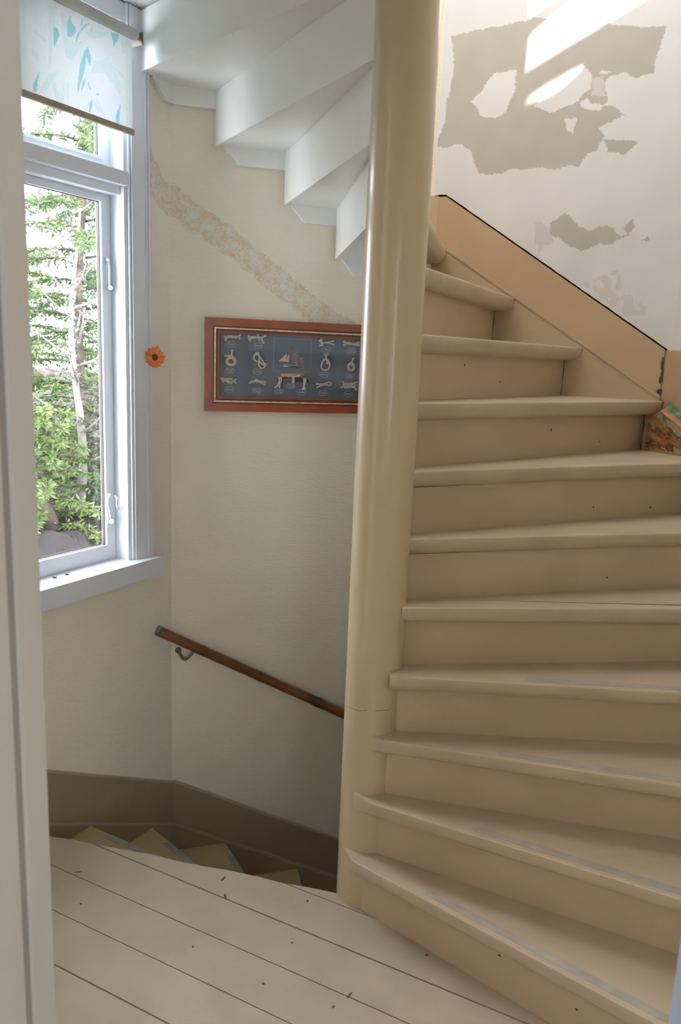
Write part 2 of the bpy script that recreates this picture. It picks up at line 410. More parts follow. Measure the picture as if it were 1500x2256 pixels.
SOF = [zz(p) for p in ([(850, 1500), (920, 1530), (930, 1570), (1000, 1550), (1160, 1480), (1180, 1600), (1310, 1690), (1300, 1740), (1180, 1740), (1000, 1600)], [(700, 1230), (780, 1220), (800, 1330), (720, 1400)])]
def placol(u, z):
    uu = u+.010*noise.noise(Vector((u*20, z*20, 3)))+.004*noise.noise(Vector((u*110, z*110, 7)))
    z2 = z+.010*noise.noise(Vector((u*20, z*20, 13)))+.004*noise.noise(Vector((u*110, z*110, 17)))
    v = .80+.025*noise.noise(Vector((u*6, z*5, 5)))
    wcol = Vector((v, v*1.01, v*1.05))
    if z < 2.15: wcol = wcol*(1-.06*max(0, noise.noise(Vector((u*9, z*9, 21)))+.2))
    tau = Vector((.54, .515, .485))*(1+.05*noise.noise(Vector((u*14, z*14, 31))))
    if any(inpoly(uu, z2, p_) for p_ in WHI): return wcol*1.02 if not inpoly(uu, z2, WHI[-1]) else wcol.lerp(tau, .5)
    if any(inpoly(uu, z2, p_) for p_ in TAU): return tau
    if any(inpoly(uu, z2, p_) for p_ in SOF) and noise.noise(Vector((u*35, z*35, 41))) > -.15: return wcol.lerp(tau, .35)
    return wcol
SK = [px('PLA', 1467, 772, .022), px('PLA', 983, 433, .022)]
sk_s = (SK[1][1]-SK[0][1])/(SK[1][0]-SK[0][0])
def sktop(u): return SK[0][1]+sk_s*(u-SK[0][0]) if u > SK[1][0] else SK[1][1]
o = painted('wall_right', 'PLA', frange(-.03, .965, 230), lambda u: (sktop(u)+.007+.002*noise.noise(Vector((u*30, 0, 0))), 3.1), 330, WP-.012, placol, 'painted',
            warp=lambda u, z: .0011*noise.noise(Vector((u*6, z*6, 3)))+.00012*noise.noise(Vector((u*50, z*50, 6))))
struct(o)
bm = bmesh.new(); board(bm, 'PLA', rect(-.2, 1.1, ZB, 3.1), WP, WP+TH); struct(link('wall_right', bm, 'under'))
bm = bmesh.new(); board(bm, 'PLA', rect(-.2, 1.1, 3.1, ZT), WP-.012, WP+TH); struct(link('wall_right', bm, 'wall2'))
bm = bmesh.new(); board(bm, 'RIGHT', rect(-.1, 1.0, ZB, ZT), .03, .15); struct(link('wall_right', bm, 'wall2'))
# remaining sides of the well and the front wall with the doorway
bm = bmesh.new(); P4 = C3+D(-62)*.9
prism(bm, [tuple(P4+D(28)*.03), (1.6, P4.y-.1), (1.6, -4.4), (1.75, -4.4), (1.75, .6), (P4.x+.1, P4.y+.1)], ZB, ZT)
struct(link('wall_right', bm, 'wall'))
bm = bmesh.new(); prism(bm, [(C0.x-.03, C0.y+.05), (C0.x-.03, -1.25), (C0.x-.15, -1.25), (C0.x-.15, C0.y+.1)], ZB, ZT)
struct(link('wall_left', bm, 'wall'))
JX = .335
def jx(sx): return sx*JX
for sx, mm in ((-1, 'jamb'), (1, 'jambb')):
    bm = bmesh.new(); x0, x1 = sorted((sx*(JX+.02), sx*1.75)); prism(bm, [(x0, -1.50), (x1, -1.50), (x1, -1.40), (x0, -1.40)], -.05, 2.72)
    struct(link('wall_front', bm, 'wall'))
bm = bmesh.new(); prism(bm, [(-JX-.02, -1.5), (JX+.02, -1.5), (JX+.02, -1.40), (-JX-.02, -1.40)], 2.1, 2.72); struct(link('wall_front', bm, 'wall'))
# door frame: jambs with a rebate, and head
df = bmesh.new(); prism(df, [(-JX-.02, -1.51), (JX+.02, -1.51), (JX+.02, -1.39), (-JX-.02, -1.39)], 2.06, 2.1)
dfo = link('door_1', df, 'jamb'); struct(dfo)
def vert_on(xpix, D_, ):   # azimuth helper: x position where the sight line at eye height crosses depth D_
    v = ray(xpix, 850); return v.x/v.y*D_
far = DIST-1.385
xe = vert_on(72, far)          # visible edge of the left jamb
bm = bmesh.new(); prism(bm, [(xe, -1.385), (xe-.06, -1.385), (xe-.06, -1.432), (xe, -1.432)], 0, 2.06); link('jamb', bm, 'jamb', dfo, bevel=.003)
MT['groove_shade'] = mat('jamb_shade_paint', (.27, .245, .21), .7)  # strip between the jamb boards is coloured dark in place of shade
bm = bmesh.new(); prism(bm, [(xe-.004, -1.449), (xe-.05, -1.449), (xe-.05, -1.432), (xe-.004, -1.432)], 0, 2.06); tag(link('jamb_shade_strip', bm, 'groove_shade', dfo), 'strip between the jamb boards painted dark as shade')
bm = bmesh.new(); prism(bm, [(xe-.002, -1.449), (xe-.06, -1.449), (xe-.06, -1.52), (xe-.002, -1.52)], 0, 2.06); link('jamb', bm, 'jamb', dfo, bevel=.002)
v = ray(1497, 2085); xr = v.x/v.y*far
bm = bmesh.new(); prism(bm, [(xr, -1.385), (xr+.08, -1.385), (xr+.08, -1.52), (xr, -1.52)], 0, 2.06); tag(link('jamb', bm, 'jambb', dfo, bevel=.004), 'blue grey jamb on the right of the doorway')
# room behind the camera
bm = bmesh.new(); prism(bm, [(-1.75, -4.5), (1.75, -4.5), (1.75, -4.4), (-1.75, -4.4)], -.05, 2.72); struct(link('wall_rear', bm, 'wall'))
bm = bmesh.new(); prism(bm, [(-1.7, -4.4), (-1.6, -4.4), (-1.6, -1.5), (-1.7, -1.5)], -.05, 2.72); struct(link('wall_left', bm, 'wall'))
bm = bmesh.new(); prism(bm, [(-1.7, -1.5), (1.75, -1.5), (1.75, 1.7), (-1.7, 1.7)], ZB-.1, ZB); struct(link('floor', bm, 'lskirt'))
bm = bmesh.new(); prism(bm, [(-1.7, -.75), (1.75, -.75), (1.75, -.65), (-1.7, -.65)], ZB, -.162); struct(link('wall_front', bm, 'wall'))
# landing overhead
zc = 15*r-.05
land = [p_ for p_ in wedge(RIS[15][0], 0, RIS[15][0]+100, 0, [tuple(C1+D(130)*.1)] + [tuple(C0+D(190)*.12), (C0.x-.12, -4.5), (1.7, -4.5), (1.7, -.3), (.2, .0)], fwd=-9)]
n15, _ = lin(138.3, 0)
base = [tuple(C1+D(132)*.07), tuple(C0+D(175)*.07), (C0.x-.1, -1.5), (C0.x-.1, -4.45), (1.7, -4.45), (1.7, -1.25), (.03, -.05)]
p_ = dedupe(clip(base, n15, 0.0))
bm = bmesh.new(); prism(bm, p_, zc, zc+.13); struct(link('ceiling', bm, 'ceil'))
# unseen roof added over the well, holes shaped to cast the sun patches
def back_to_roof(u, z):
    p3 = pt('PLA', u, z, WP-.012); t = (ZT-p3.z)/SUNV.z; q_ = p3+SUNV*t; return Vector((q_.x, q_.y, ZT))
def hole(pp): return [back_to_roof(u, z) for u, z in pp]
A_ = lambda x, y: px('PLA', x, y, WP-.012)
H1 = hole([A_(1160, 155), A_(1415, 0), (1.02, 3.03), (.98, 3.16), A_(1265, 0), A_(1167, 78)])
H2 = hole([A_(1168, 32), A_(1240, -14), (.62, 3.05), (.62, 3.16), A_(1170, -30)])
H3 = hole([A_(1156, 226), A_(1185, 219), A_(1222, 201), A_(1252, 178), A_(1270, 162), A_(1283, 148), A_(1252, 161), A_(1206, 188), A_(1172, 210)])
bm = bmesh.new(); prism(bm, [(-1.6, -1.5), (1.75, -1.5), (1.75, -1.4), (-1.6, -1.4)], 2.86, ZT); struct(link('wall_front', bm, 'wall'))
outer = [Vector((-1.6, -1.6, ZT)), Vector((1.8, -1.6, ZT)), Vector((1.8, 1.7, ZT)), Vector((-1.6, 1.7, ZT))]
tris = tessellate_polygon([outer, H1, H2, H3]); allv = outer+H1+H2+H3
bm = bmesh.new(); bv = [bm.verts.new(v_) for v_ in allv]
for t_ in tris:
    try: bm.faces.new([bv[i] for i in t_])
    except ValueError: pass
bmesh.ops.solidify(bm, geom=bm.faces[:], thickness=-.004)
struct(link('ceiling', bm, 'ceil'))

# ------------------------------------------------------------------ newel post
post = root('newel_post', (0, 0, -2.0), 'tall round beige gloss-painted post the winding stairs turn around', 'post')
def cyl(z0, z1, name, bands=()):
    bm = bmesh.new(); zs = frange(z0, z1, max(2, int((z1-z0)/.05))); seg = 64; rings = []
    for z in zs:
        dr = .0009*noise.noise(Vector((0, 0, z*5)))
        rings.append([bm.verts.new(((RP+dr+.0008*noise.noise(Vector((math.cos(2*math.pi*k/seg)*2, math.sin(2*math.pi*k/seg)*2, z*2))))*math.cos(2*math.pi*k/seg),
                                    (RP+dr)*math.sin(2*math.pi*k/seg), z)) for k in range(seg)])
    for a_, b_ in zip(rings, rings[1:]):
        for k in range(seg): f = bm.faces.new((a_[k], a_[(k+1) % seg], b_[(k+1) % seg], b_[k])); f.smooth = True
    bm.faces.new(rings[0][::-1]); bm.faces.new(rings[-1])
    return link(name, bm, 'pole', post)
cyl(-2.0, ZT, 'shaft')
bm = bmesh.new()
def crack(p_):
    P3 = []
    for x, y in p_:
        v = ray(x, y); a2 = v.x**2+v.y**2; b2 = 2*(v.x*CAM.x+v.y*CAM.y); c2 = CAM.x**2+CAM.y**2-(RP+.0004)**2; t = (-b2-math.sqrt(max(0, b2*b2-4*a2*c2)))/(2*a2); P3.append(CAM+v*t)
    tube(bm, P3, .0006, 5)
crack([(766, 1556), (777, 1561), (789, 1567), (805, 1565), (830, 1566), (845, 1565), (859, 1564)])
tag(link('hairline_crack', bm, 'chip', post), 'thin crack across the post')

# ------------------------------------------------------------------ upper staircase
st = root('staircase', (.7, .2, 0), 'beige painted winding stairs rising right of the post and curving behind it', 'stairs')
for k in range(1, 16):
    n0, c0 = lin(*NOS[k]); nb, cb = lin(*(RIS[k+1] if k < 15 else (152, 0)))
    poly = clip(WELL, n0, c0); poly = clip(poly, -nb, -cb-(-.0)-.02 if False else -cb-.018)
    mid = (NOS[k][0]+(RIS[k+1][0] if k < 15 else 150))/2
    poly = clip(poly, D(mid), -.02)
    if k in TIP:
        a_, b_ = on_plane(*TIP[k][0], k*r), on_plane(*TIP[k][1], k*r)
        dcut = (b_-a_).normalized(); nn = Vector((-dcut.y, dcut.x)); poly = clip(poly, nn, nn.dot(b_))
    elif k in SCUT: poly = clip(poly, D(NOS[k][0]), SCUT[k])
    poly = dedupe(poly, 1e-3)
    th = .051 if k < 15 else .03
    tread_mesh('tread', poly, k*r, th, (n0, c0), st, 'tread', rnd=.019)
    # riser board: front face on the riser line, 20 mm thick, white behind where its back shows
    nr, cr_ = lin(*RIS[k]); d = D(RIS[k][0])
    def rp(s, off): q_ = d*s+nr*(cr_+off); return (q_.x, q_.y)
    ends = clip(clip(WELL, nr, cr_), -nr, -cr_-.020); ends = clip(ends, d, .03)
    bm = bmesh.new(); zlo = (k-1)*r-(.001 if k < 9 else -.0005); zhi = k*r-th
    prism(bm, dedupe(ends), zlo, zhi); link('riser', bm, 'stair', st)
    if k >= 10:
        ends = dedupe(clip(clip(clip(WELL, nr, cr_+.0205), -nr, -cr_-.032), d, .03))
        bm = bmesh.new(); prism(bm, ends, (k-1)*r-.062, k*r-.0585); tag(link('riser_back', bm, 'soffit', st, bevel=.002, seg=1), 'white riser seen from below')
    if 9 <= k < 15:
        nb2, cb2 = lin(*RIS[k+1])
        sp_ = dedupe(clip(clip(clip(WELL, nr, cr_+.02), -nb2, -cb2-.031), D(mid), .02))
        bm = bmesh.new(); prism(bm, sp_, k*r-.058, k*r-.046); tag(link('soffit_board', bm, 'soffit', st), 'white underside board')
# worn grey strips along the front of the lower treads
for k, s0 in ((1, (930, 1975)), (2, (1040, 1831)), (3, (1100, 1667)), (4, (1165, 1500))):
    n0, c0 = lin(*NOS[k]); d = D(NOS[k][0]); s_ = on_plane(*s0, k*r).dot(d)
    bm = bmesh.new(); q0 = [d*s_+n0*(c0+.017), d*1.35+n0*(c0+.017), d*1.35+n0*(c0+.043), d*(s_+.015)+n0*(c0+.043), d*(s_-.006)+n0*(c0+.036)]
    prism(bm, [tuple(v_) for v_ in q0], k*r-.001, k*r+.0008); link('worn_strip', bm, 'grip2', st)
# cracks / nail marks on treads and risers
bm = bmesh.new()
def fleck(pl_k, x, y, a, b):
    """small chip on riser k's face"""
    nr, cr_ = lin(*RIS[pl_k]); v = ray(x, y); t = (cr_-(nr.x*CAM.x+nr.y*CAM.y))/(nr.x*v.x+nr.y*v.y); q_ = CAM+v*t; d = D(RIS[pl_k][0])
    loop = [(q_.x+d.x*a*math.cos(s), q_.y+d.y*a*math.cos(s), q_.z+b*math.sin(s)) for s in [j*math.pi/3 for j in range(6)]]
    nv = Vector((nr.x, nr.y, 0))
    prism_pts(bm, [Vector(l)+nv*.001 for l in loop], [Vector(l)-nv*.0006 for l in loop])
for kk, x, y, a, b in ((8, 1214, 947, .003, .007), (8, 1320, 973, .003, .003), (9, 1023, 804, .003, .003), (9, 1101, 841, .003, .003), (7, 1432, 1118, .004, .004), (7, 1307, 1117, .003, .003), (6, 1337, 1272, .004, .003), (1, 1270, 2224, .004, .003), (1, 1100, 2105, .005, .003)):
    fleck(kk, x, y, a, b)
link('paint_chips', bm, 'chip', st)['kind'] = 'stuff'

def un(pl, a, off=0):   # u where the riser line at angle a meets the wall face
    d = D(a); O, ud, n = PL[pl]; t = (O.dot(n))/d.dot(n); return (d*t-O).dot(ud)
# wall stringer and skirting along the plaster wall
def strz(u):     # ledge line through the nosing ends
    a_, b_ = px('PLA', 1455, 880, 0), px('PLA', 985, 553, 0); return a_[1]+(b_[1]-a_[1])/(b_[0]-a_[0])*(u-a_[0])+.004
E0 = .938
bm = bmesh.new(); board(bm, 'PLA', [(-.01, 1.3), (E0, 1.25), (E0, strz(E0)+.002), (-.01, strz(-.01))], .0, .036)
tag(link('wall_stringer', bm, 'stair', st, bevel=.004), 'beige stringer under the plastered wall')
bm = bmesh.new(); board(bm, 'PLA', [(-.02, strz(-.02)-.05), (E0-.004, strz(E0)-.05), (E0-.004, sktop(E0-.004)), (SK[1][0], SK[1][1]), (-.02, SK[1][1])], .022, .036)
link('skirting_board', bm, 'skirt', st, bevel=.004)
bm = bmesh.new(); board(bm, 'PLA', [(-.01, strz(-.01)-.006), (E0, strz(E0)-.006), (E0, strz(E0)+.006), (-.01, strz(-.01)+.006)], -.003, .01)
link('ledge_moulding', bm, 'stair', st, bevel=.003)
# back wall, behind the post
bm = bmesh.new(); board(bm, 'BACK', [(.72, 2.0), (1.08, 1.9), (1.08, 2.25), (.72, 2.25)], .012, .02); link('skirting_board', bm, 'skirt', st)
# right wall: skirting and the stripped piece of stringer
bm = bmesh.new(); a_ = px('RIGHT', 1480, 772, .02)
board(bm, 'RIGHT', [(-.03, 1.36), (.8, .6), (.8, .98), (.28, 1.50), (.12, a_[1]), (-.03, a_[1])], .022, .03); link('skirting_board', bm, 'skirt', st, bevel=.003)
SW = -.05
f0, f1 = px('RIGHT', 1455, 905, SW), px('RIGHT', 1500, 942, SW); sl_ = (f1[1]-f0[1])/(f1[0]-f0[0])
g0, g1 = px('RIGHT', 1473, 883, .012), px('RIGHT', 1500, 912, .012); gl_ = (g1[1]-g0[1])/(g1[0]-g0[0])
print('strip', f0, f1, g0, g1)
def scol(u, z):
    n1 = noise.noise(Vector((u*7+2.6, (z+.35*u)*34, 3)))+.3*noise.noise(Vector((u*40, (z+.3*u)*110, 5)))
    t = (z-1.28)/.2
    if t < .12: return Vector((.34, .25, .13))
    if t > .55+.2*n1 and n1 > -.1: return Vector((.30, .28, .17)) if n1 < .35 else Vector((.10, .19, .10))
    if n1 > .22: return Vector((.42, .33, .22))
    if n1 > -.02: return Vector((.16, .075, .045))
    if n1 > -.3: return Vector((.36, .15, .06))
    return Vector((.38, .28, .15))
UST = px('RIGHT', 1420, 988, SW)[0]
def szl(u): return (1.20-.9*max(0, u), f0[1]+sl_*(u-f0[0]) if u > f0[0] else f0[1]-(f0[0]-u)*.5)
o = painted('stripped_stringer', 'RIGHT', frange(UST, .75, 260), szl, 70, SW, scol, 'scrap', st)
tag(o, 'stripped stringer with scraped green and brown paint')
bm = bmesh.new()
board(bm, 'RIGHT', [(UST, 1.10), (.75, .5), (.75, szl(.75)[1]), (f0[0], f0[1]), (UST, szl(UST)[1])], SW+.0015, .036); link('stripped_stringer_core', bm, 'bare', st)
# chamfered bare top edge with the green remains
bm = bmesh.new(); MT['green'] = mat('old_green_paint', (.10, .17, .105), .6, .8, 30)
def edge(w, off, line):
    l0, ls_ = line; return [pt('RIGHT', u, l0[1]+ls_*(u-l0[0])+off, w) for u in (l0[0], .7)]
E1 = edge(SW-.001, .0, (f0, sl_)); E2 = edge(SW+.022, .010, (f0, sl_)); E3 = edge(.014, .0, (g0, gl_)); dn = Vector((0, 0, -.005))
for L0, L1, mi in ((E1, E2, 0), (E2, E3, 1)):
    prism_pts(bm, [L0[0]+dn, L0[1]+dn, L1[1]+dn, L1[0]+dn], [L0[0], L0[1], L1[1], L1[0]], mi)
tag(link('stringer_cap', bm, ['bare', 'green'], st), 'bare wood edge with flaking green paint')
# dark open joints where nosings and risers meet the stringer
bm = bmesh.new(); random.seed(9)
for k in (8, 9, 10, 11):
    ur, unn = un('PLA', RIS[k][0]), None
    nn_, cc_ = lin(*NOS[k]); O, ud, nv = PL['PLA']; unn = (cc_-nn_.dot(O))/nn_.dot(ud)
    nn_, cc_ = lin(*RIS[k]); ur = (cc_-nn_.dot(O))/nn_.dot(ud)
    P2 = [(unn, k*r-.003)]+[(ur+(unn-ur)*math.cos(a2), k*r-.004-.046*math.sin(a2)) for a2 in frange(.15, 1.5, 6)]+[(ur, k*r-.055), (ur+.001, k*r-.10), (ur-.001, k*r-.15), (ur, (k-1)*r+.001)]
    tube(bm, [pt('PLA', u, z, -.0005) for u, z in P2], [random.uniform(.0009, .0024) for _ in P2], 5)
link('open_joint', bm, 'under', st)
# peeled corner joint between the two skirtings
bm = bmesh.new(); random.seed(3)
for (x, y, a, b) in ((1459, 800, .006, .030), (1455, 836, .007, .016), (1452, 862, .010, .012), (1458, 822, .004, .02)):
    u_, z_ = px('PLA', x, y, .02); board(bm, 'PLA', [(u_+a*math.cos(s)*random.uniform(.7, 1.1), z_+b*math.sin(s)*random.uniform(.7, 1.1)) for s in [j*math.pi/4 for j in range(8)]], .0205, .024)
link('paint_chips', bm, 'chip', st)['kind'] = 'stuff'

# white sawtooth wall boards under the flight
def stepboard(pl, pts_):
    bm = bmesh.new(); board(bm, pl, pts_, 0.0, WW+.001); return tag(link('stepped_wall_board', bm, 'soffit', st, bevel=.002, seg=1), 'white stepped board along the wall')
zs = lambda k: k*r-.058
u15 = un('WIN', 138.3); u14 = un('BACK', 124); u13 = un('BACK', 111); u12 = un('BACK', 100.4); u11 = un('BACK', 92)
for (ua, ub, k) in ((u14, u13, 13), (u13, u12, 12), (u12, 1.05, 11)):
    stepboard('BACK', [(ua+.0, zs(k)-.004), (ua+.055, zs(k)-.062), (ub, zs(k)-.062), (ub, zs(k)+.012), (ua, zs(k)+.012)])
stepboard('WIN', [(-.002, zs(14)-.062), (.035, zs(14)-.062), (.105, zs(14)-.004), (.105, zs(14)+.012), (-.002, zs(14)+.012)])
stepboard('BACK', [(-.0, zs(14)-.062), (u14, zs(14)-.062), (u14, zs(14)+.012), (-.0, zs(14)+.012)])

# ------------------------------------------------------------------ lower staircase
ls = root('staircase', (-.6, .5, -1.2), 'darker lower stairs winding down left of the post behind the floor edge', 'stairs')
LN = [(172, 0)]+[(a, .0) for a in (154.4, 138.6, 122.2, 105.5, 89, 74, 60, 46)]
OCT = [tuple(C3), tuple(C2), tuple(C1), tuple(C0), (-1.3, -.3), (0, -.3), (1.2, 0)]
for j in range(1, 9):
    a0, a1 = LN[j-1][0]+2, LN[j][0]
    poly = wedge(a1, 0, a0, 0, OCT, .0)
    n0, c0 = lin(a1, 0)
    tread_mesh('tread', poly, -j*r, .035, (n0, c0), ls, 'ltread', rnd=.008)
    nr, cr_ = lin(a1+1.2, 0); d = D(a1)
    ends = dedupe(clip(clip(clip(OCT, nr, cr_), -nr, -cr_-.018), d, .03))
    bm = bmesh.new(); prism(bm, ends, -(j+1)*r+.001, -j*r-.036); link('riser', bm, 'lskirt', ls)
    # grey grip strip just inside the nosing
    if j <= 5:
        Lw = 1.16/ max(.5, 1)
        s1 = {1: 1.05, 2: 1.06, 3: 1.06, 4: 1.03, 5: 1.0}[j]
        q0 = [d*.2+n0*.002, d*s1+n0*.002, d*(s1+.012)+n0*.028, d*.2+n0*.028]
        bm = bmesh.new(); prism(bm, [tuple(v_) for v_ in q0], -j*r-.001, -j*r+.0015); tag(link('grip_strip', bm, 'grip', ls), 'grey grip strip')
bm = bmesh.new(); nr, cr_ = lin(176, 0)
lt = px('WIN', 105, 1695, .012); lc = px('WIN', 385, 1720, .012); le = px('BACK', 745, 1850, .012)
b0 = px('WIN', 105, 1815, 0); bc = px('WIN', 385, 1815, 0); be = px('BACK', 660, 1906, 0)
sW = (lt[1]-lc[1])/(lt[0]-lc[0]); sB = (le[1]-lc[1])/(le[0]-0)
sW2 = (b0[1]-bc[1])/(b0[0]-bc[0]); sB2 = (be[1]-bc[1])/(be[0]-0)
def bandpoly(zc_, s, u0, u1, h): return [(u0, zc_+s*u0-h), (u1, zc_+s*u1-h), (u1, zc_+s*u1), (u0, zc_+s*u0)]
for pl, s, s2, uu in (('WIN', sW, sW2, .93), ('BACK', sB, sB2, 1.10)):
    h = lc[1]-bc[1]
    bm = bmesh.new(); board(bm, pl, [(-.008, bc[1]-.03), (uu, bc[1]+s2*uu-.03), (uu, lc[1]+s*uu), (-.008, lc[1])], .012, WW+.002); link('skirting_board', bm, 'lskirt', ls, bevel=.002)
    bm = bmesh.new(); board(bm, pl, bandpoly(bc[1], s2, 0, uu, .5), .0, .014); link('wall_stringer', bm, 'lskirt', ls)
    bm = bmesh.new(); board(bm, pl, bandpoly(bc[1]+.005, s2, 0, uu, .012), -.003, .012); link('ledge_moulding', bm, 'ledge', ls, bevel=.003)
    bm = bmesh.new(); board(bm, pl, bandpoly(lc[1]+.004, s, 0, uu, .008), .008, WW+.002); link('ledge_moulding', bm, 'ledge', ls, bevel=.002)

# ------------------------------------------------------------------ window
win = bmesh.new(); UL, UR = .24, .69
for rc in (rect(u0w-.02, UL, .78, 2.72), rect(UR, u1w+.02, .78, 2.72)): board(win, 'WIN', rc, .012, .13)
board(win, 'WIN', rect(UL, UR, 2.66, 2.72), .012, .13)
wo = link('window_1', win, 'white', None, bevel=.002, seg=1); struct(wo)
def wpart(name, rects_, w0, w1, bev=.003, m_='white'):
    for rc in rects_:
        bm = bmesh.new(); board(bm, 'WIN', rect(*rc) if not isinstance(rc[0], tuple) else rc, w0, w1); o_ = link(name, bm, m_, wo, bevel=bev)
    return o_
wpart('casing', [(.126, .208, .80, 2.72), (.722, .806, .80, 2.72)], .0, WW)
wpart('casing_bead', [(.128, .136, .80, 2.72), (.143, .149, .80, 2.72), (.794, .802, .80, 2.72)], -.004, .002, .002)
wpart('inner_bead', [(.208, .216, .80, 2.72), (.714, .722, .80, 2.72)], -.004, .02, .002)
wpart('inner_bead', [(.219, .226, .80, 2.72), (.704, .711, .80, 2.72)], .002, .02, .002)
# sill
bm = bmesh.new(); board(bm, 'WIN', rect(.122, .812, .735, .805), -.045, .09); tag(link('window_sill', bm, 'white', wo, bevel=.004), 'white sill')
wpart('sill_apron', [(.126, .806, .722, .736)], -.02, WW, .003)
# transom bar
bm = bmesh.new(); board(bm, 'WIN', rect(UL-.004, UR+.004, 2.143, 2.188), -.004, .10); board(bm, 'WIN', rect(UL-.01, UR+.01, 2.115, 2.145), .03, .10); link('transom', bm, 'white', wo, bevel=.005)
def sash(za, zb, gz0, gz1):
    s_ = bmesh.new(); gu0, gu1 = .287, .643
    for rc in (rect(UL+.001, gu0, za, zb), rect(gu1, UR-.001, za, zb), rect(gu0, gu1, za, gz0), rect(gu0, gu1, gz1, zb)): board(s_, 'WIN', rc, .078, .101)
    so_ = link('sash', s_, 'white', wo, bevel=.0025)
    b_ = bmesh.new(); t_ = .007
    for rc in (rect(gu0-t_, gu0+.001, gz0-t_, gz1+t_), rect(gu1-.001, gu1+t_, gz0-t_, gz1+t_), rect(gu0, gu1, gz0-t_, gz0+.003), rect(gu0, gu1, gz1-.003, gz1+t_)): board(b_, 'WIN', rc, .073, .083)
    link('glazing_bead', b_, 'white', so_, bevel=.0015)
    g_ = bmesh.new(); board(g_, 'WIN', rect(gu0-.002, gu1+.002, gz0-.002, gz1+.002), .096, .0985); link('pane', g_, 'glass', so_)
    # dark, crumbling putty line
    d_ = bmesh.new()
    for rc in (rect(gu0-.001, gu0+.0035, gz0, gz1), rect(gu0, gu1, gz0-.001, gz0+.004), rect(gu0, gu1, gz1-.004, gz1+.001)): board(d_, 'WIN', rc, .0832, .0958)
    link('putty', d_, 'darkm', so_)
    return so_
s1 = sash(.806, 2.118, .862, 2.092); s2 = sash(2.188, 2.66, 2.232, 2.61)
# casement stays / handles
def W3(x, y, w): u_, z_ = px('WIN', x, y, w); return pt('WIN', u_, z_, w)
h = bmesh.new(); tube(h, smoothpts([W3(238, 574, .07), W3(241, 590, .062), W3(241, 620, .062), W3(243, 638, .066)], 5), [.004]*16, 8)
tube(h, [W3(243, 634, .078), W3(243, 634, .056)], .009, 10); tube(h, [W3(237, 573, .078), W3(237, 573, .060)], .006, 8)
tag(link('handle', h, 'white', s1), 'white lever handle, upper one of the tall sash')
h = bmesh.new(); tube(h, smoothpts([W3(241, 1092, .066), W3(238, 1105, .058), W3(242, 1125, .056), W3(245, 1148, .062)], 5), [.0045]*16, 8)
tube(h, [W3(245, 1149, .078), W3(245, 1149, .055)], .010, 10); tube(h, [W3(240, 1090, .078), W3(240, 1090, .06)], .006, 8)
tag(link('handle', h, 'white', s1), 'white lever handle, lower one of the tall sash')
h = bmesh.new(); tube(h, smoothpts([W3(253, 1092, .05), W3(258, 1100, .04), W3(257, 1112, .04), W3(262, 1122, .05)], 4), .004, 8); link('catch', h, 'white', wo)
h = bmesh.new(); tube(h, smoothpts([W3(133, 338, .06), W3(140, 347, .04), W3(152, 352, .03), W3(160, 354, .04)], 4), .005, 8)
tube(h, [W3(160, 350, .06), W3(160, 358, .03)], .008, 8); tube(h, smoothpts([W3(138, 352, .03), W3(147, 347, .03), W3(148, 356, .03)], 3), .003, 6)
tag(link('catch', h, 'white', s2), 'white hook catch on the upper sash')
bm = bmesh.new()
for x, y in ((120, 1274), (147, 1267)):
    u_, z_ = px('WIN', x, y, 0); v = ray(x, y); t = (.8065-CAM.z)/v.z; q_ = CAM+v*t
    bmesh.ops.create_icosphere(bm, subdivisions=1, radius=.004, matrix=Matrix.Translation(q_+Vector((0, 0, .001)))@Matrix.Diagonal((1.4, .8, .6, 1)))
for i, (x, y) in enumerate(((120, 1274), (147, 1267))):
    v = ray(x, y); t = (.805-CAM.z)/v.z; q_ = CAM+v*t; bm = bmesh.new()
    bmesh.ops.create_icosphere(bm, subdivisions=2, radius=.0045, matrix=Matrix.Translation(q_+Vector((0, 0, .0025)))@Matrix.Diagonal((1.4, .8, .6, 1)))
    bmesh.ops.create_icosphere(bm, subdivisions=1, radius=.0022, matrix=Matrix.Translation(q_+Vector((.006, .001, .0025))))
    for s in (-1, 1): prism(bm, [(q_.x, q_.y), (q_.x-.007, q_.y+.004*s), (q_.x-.004, q_.y+.006*s)], q_.z+.004, q_.z+.0045)
    tag(link('dead_fly', bm, 'darkm'), ('small dark dead fly lying on the sill, the left one', 'small dark dead fly lying on the sill, the right one')[i], 'fly', 'dead flies on the window sill')

# ------------------------------------------------------------------ roller blind
bu1, bz1 = px('WIN', 292, 290, -.04); rz = px('WIN', 306, 82, -.045)[1]
bl = root('roller_blind', pt('WIN', .45, rz, -.045), 'roller blind of pale fabric printed with blue leaves across the window top', 'blind')
BU0, BU1 = bu1, .715
def bz(pts_): return [px('WIN', 60+a/5.172, b/5.172, -.04) for a, b in pts_]
DK = [bz(p) for p in ([(295, 310), (340, 315), (370, 400), (330, 480), (315, 540), (300, 500)], [(455, 250), (490, 170), (500, 250), (550, 310), (550, 370), (500, 430), (460, 420)],
    [(580, 1060), (575, 960), (600, 750), (650, 580), (690, 530), (730, 660), (715, 750), (690, 700), (670, 640), (650, 820), (610, 950)], [(610, 1055), (630, 930), (665, 890), (655, 960)],
    [(955, 370), (1045, 390), (1030, 460), (985, 530)], [(60, 1040), (75, 940), (145, 800), (120, 940), (105, 1050)], [(700, 1280), (705, 1190), (735, 1130), (745, 1190), (715, 1290)],
    [(1005, 1430), (1010, 1310), (1065, 1175), (1050, 1330), (1045, 1440)], [(550, 510), (560, 400), (640, 290), (720, 250), (600, 370)], [(710, 360), (745, 290), (740, 340)],
    [(785, 1065), (825, 1060), (800, 1095)], [(690, 920), (728, 1040), (700, 1000)], [(600, 290), (640, 200), (620, 290)])]
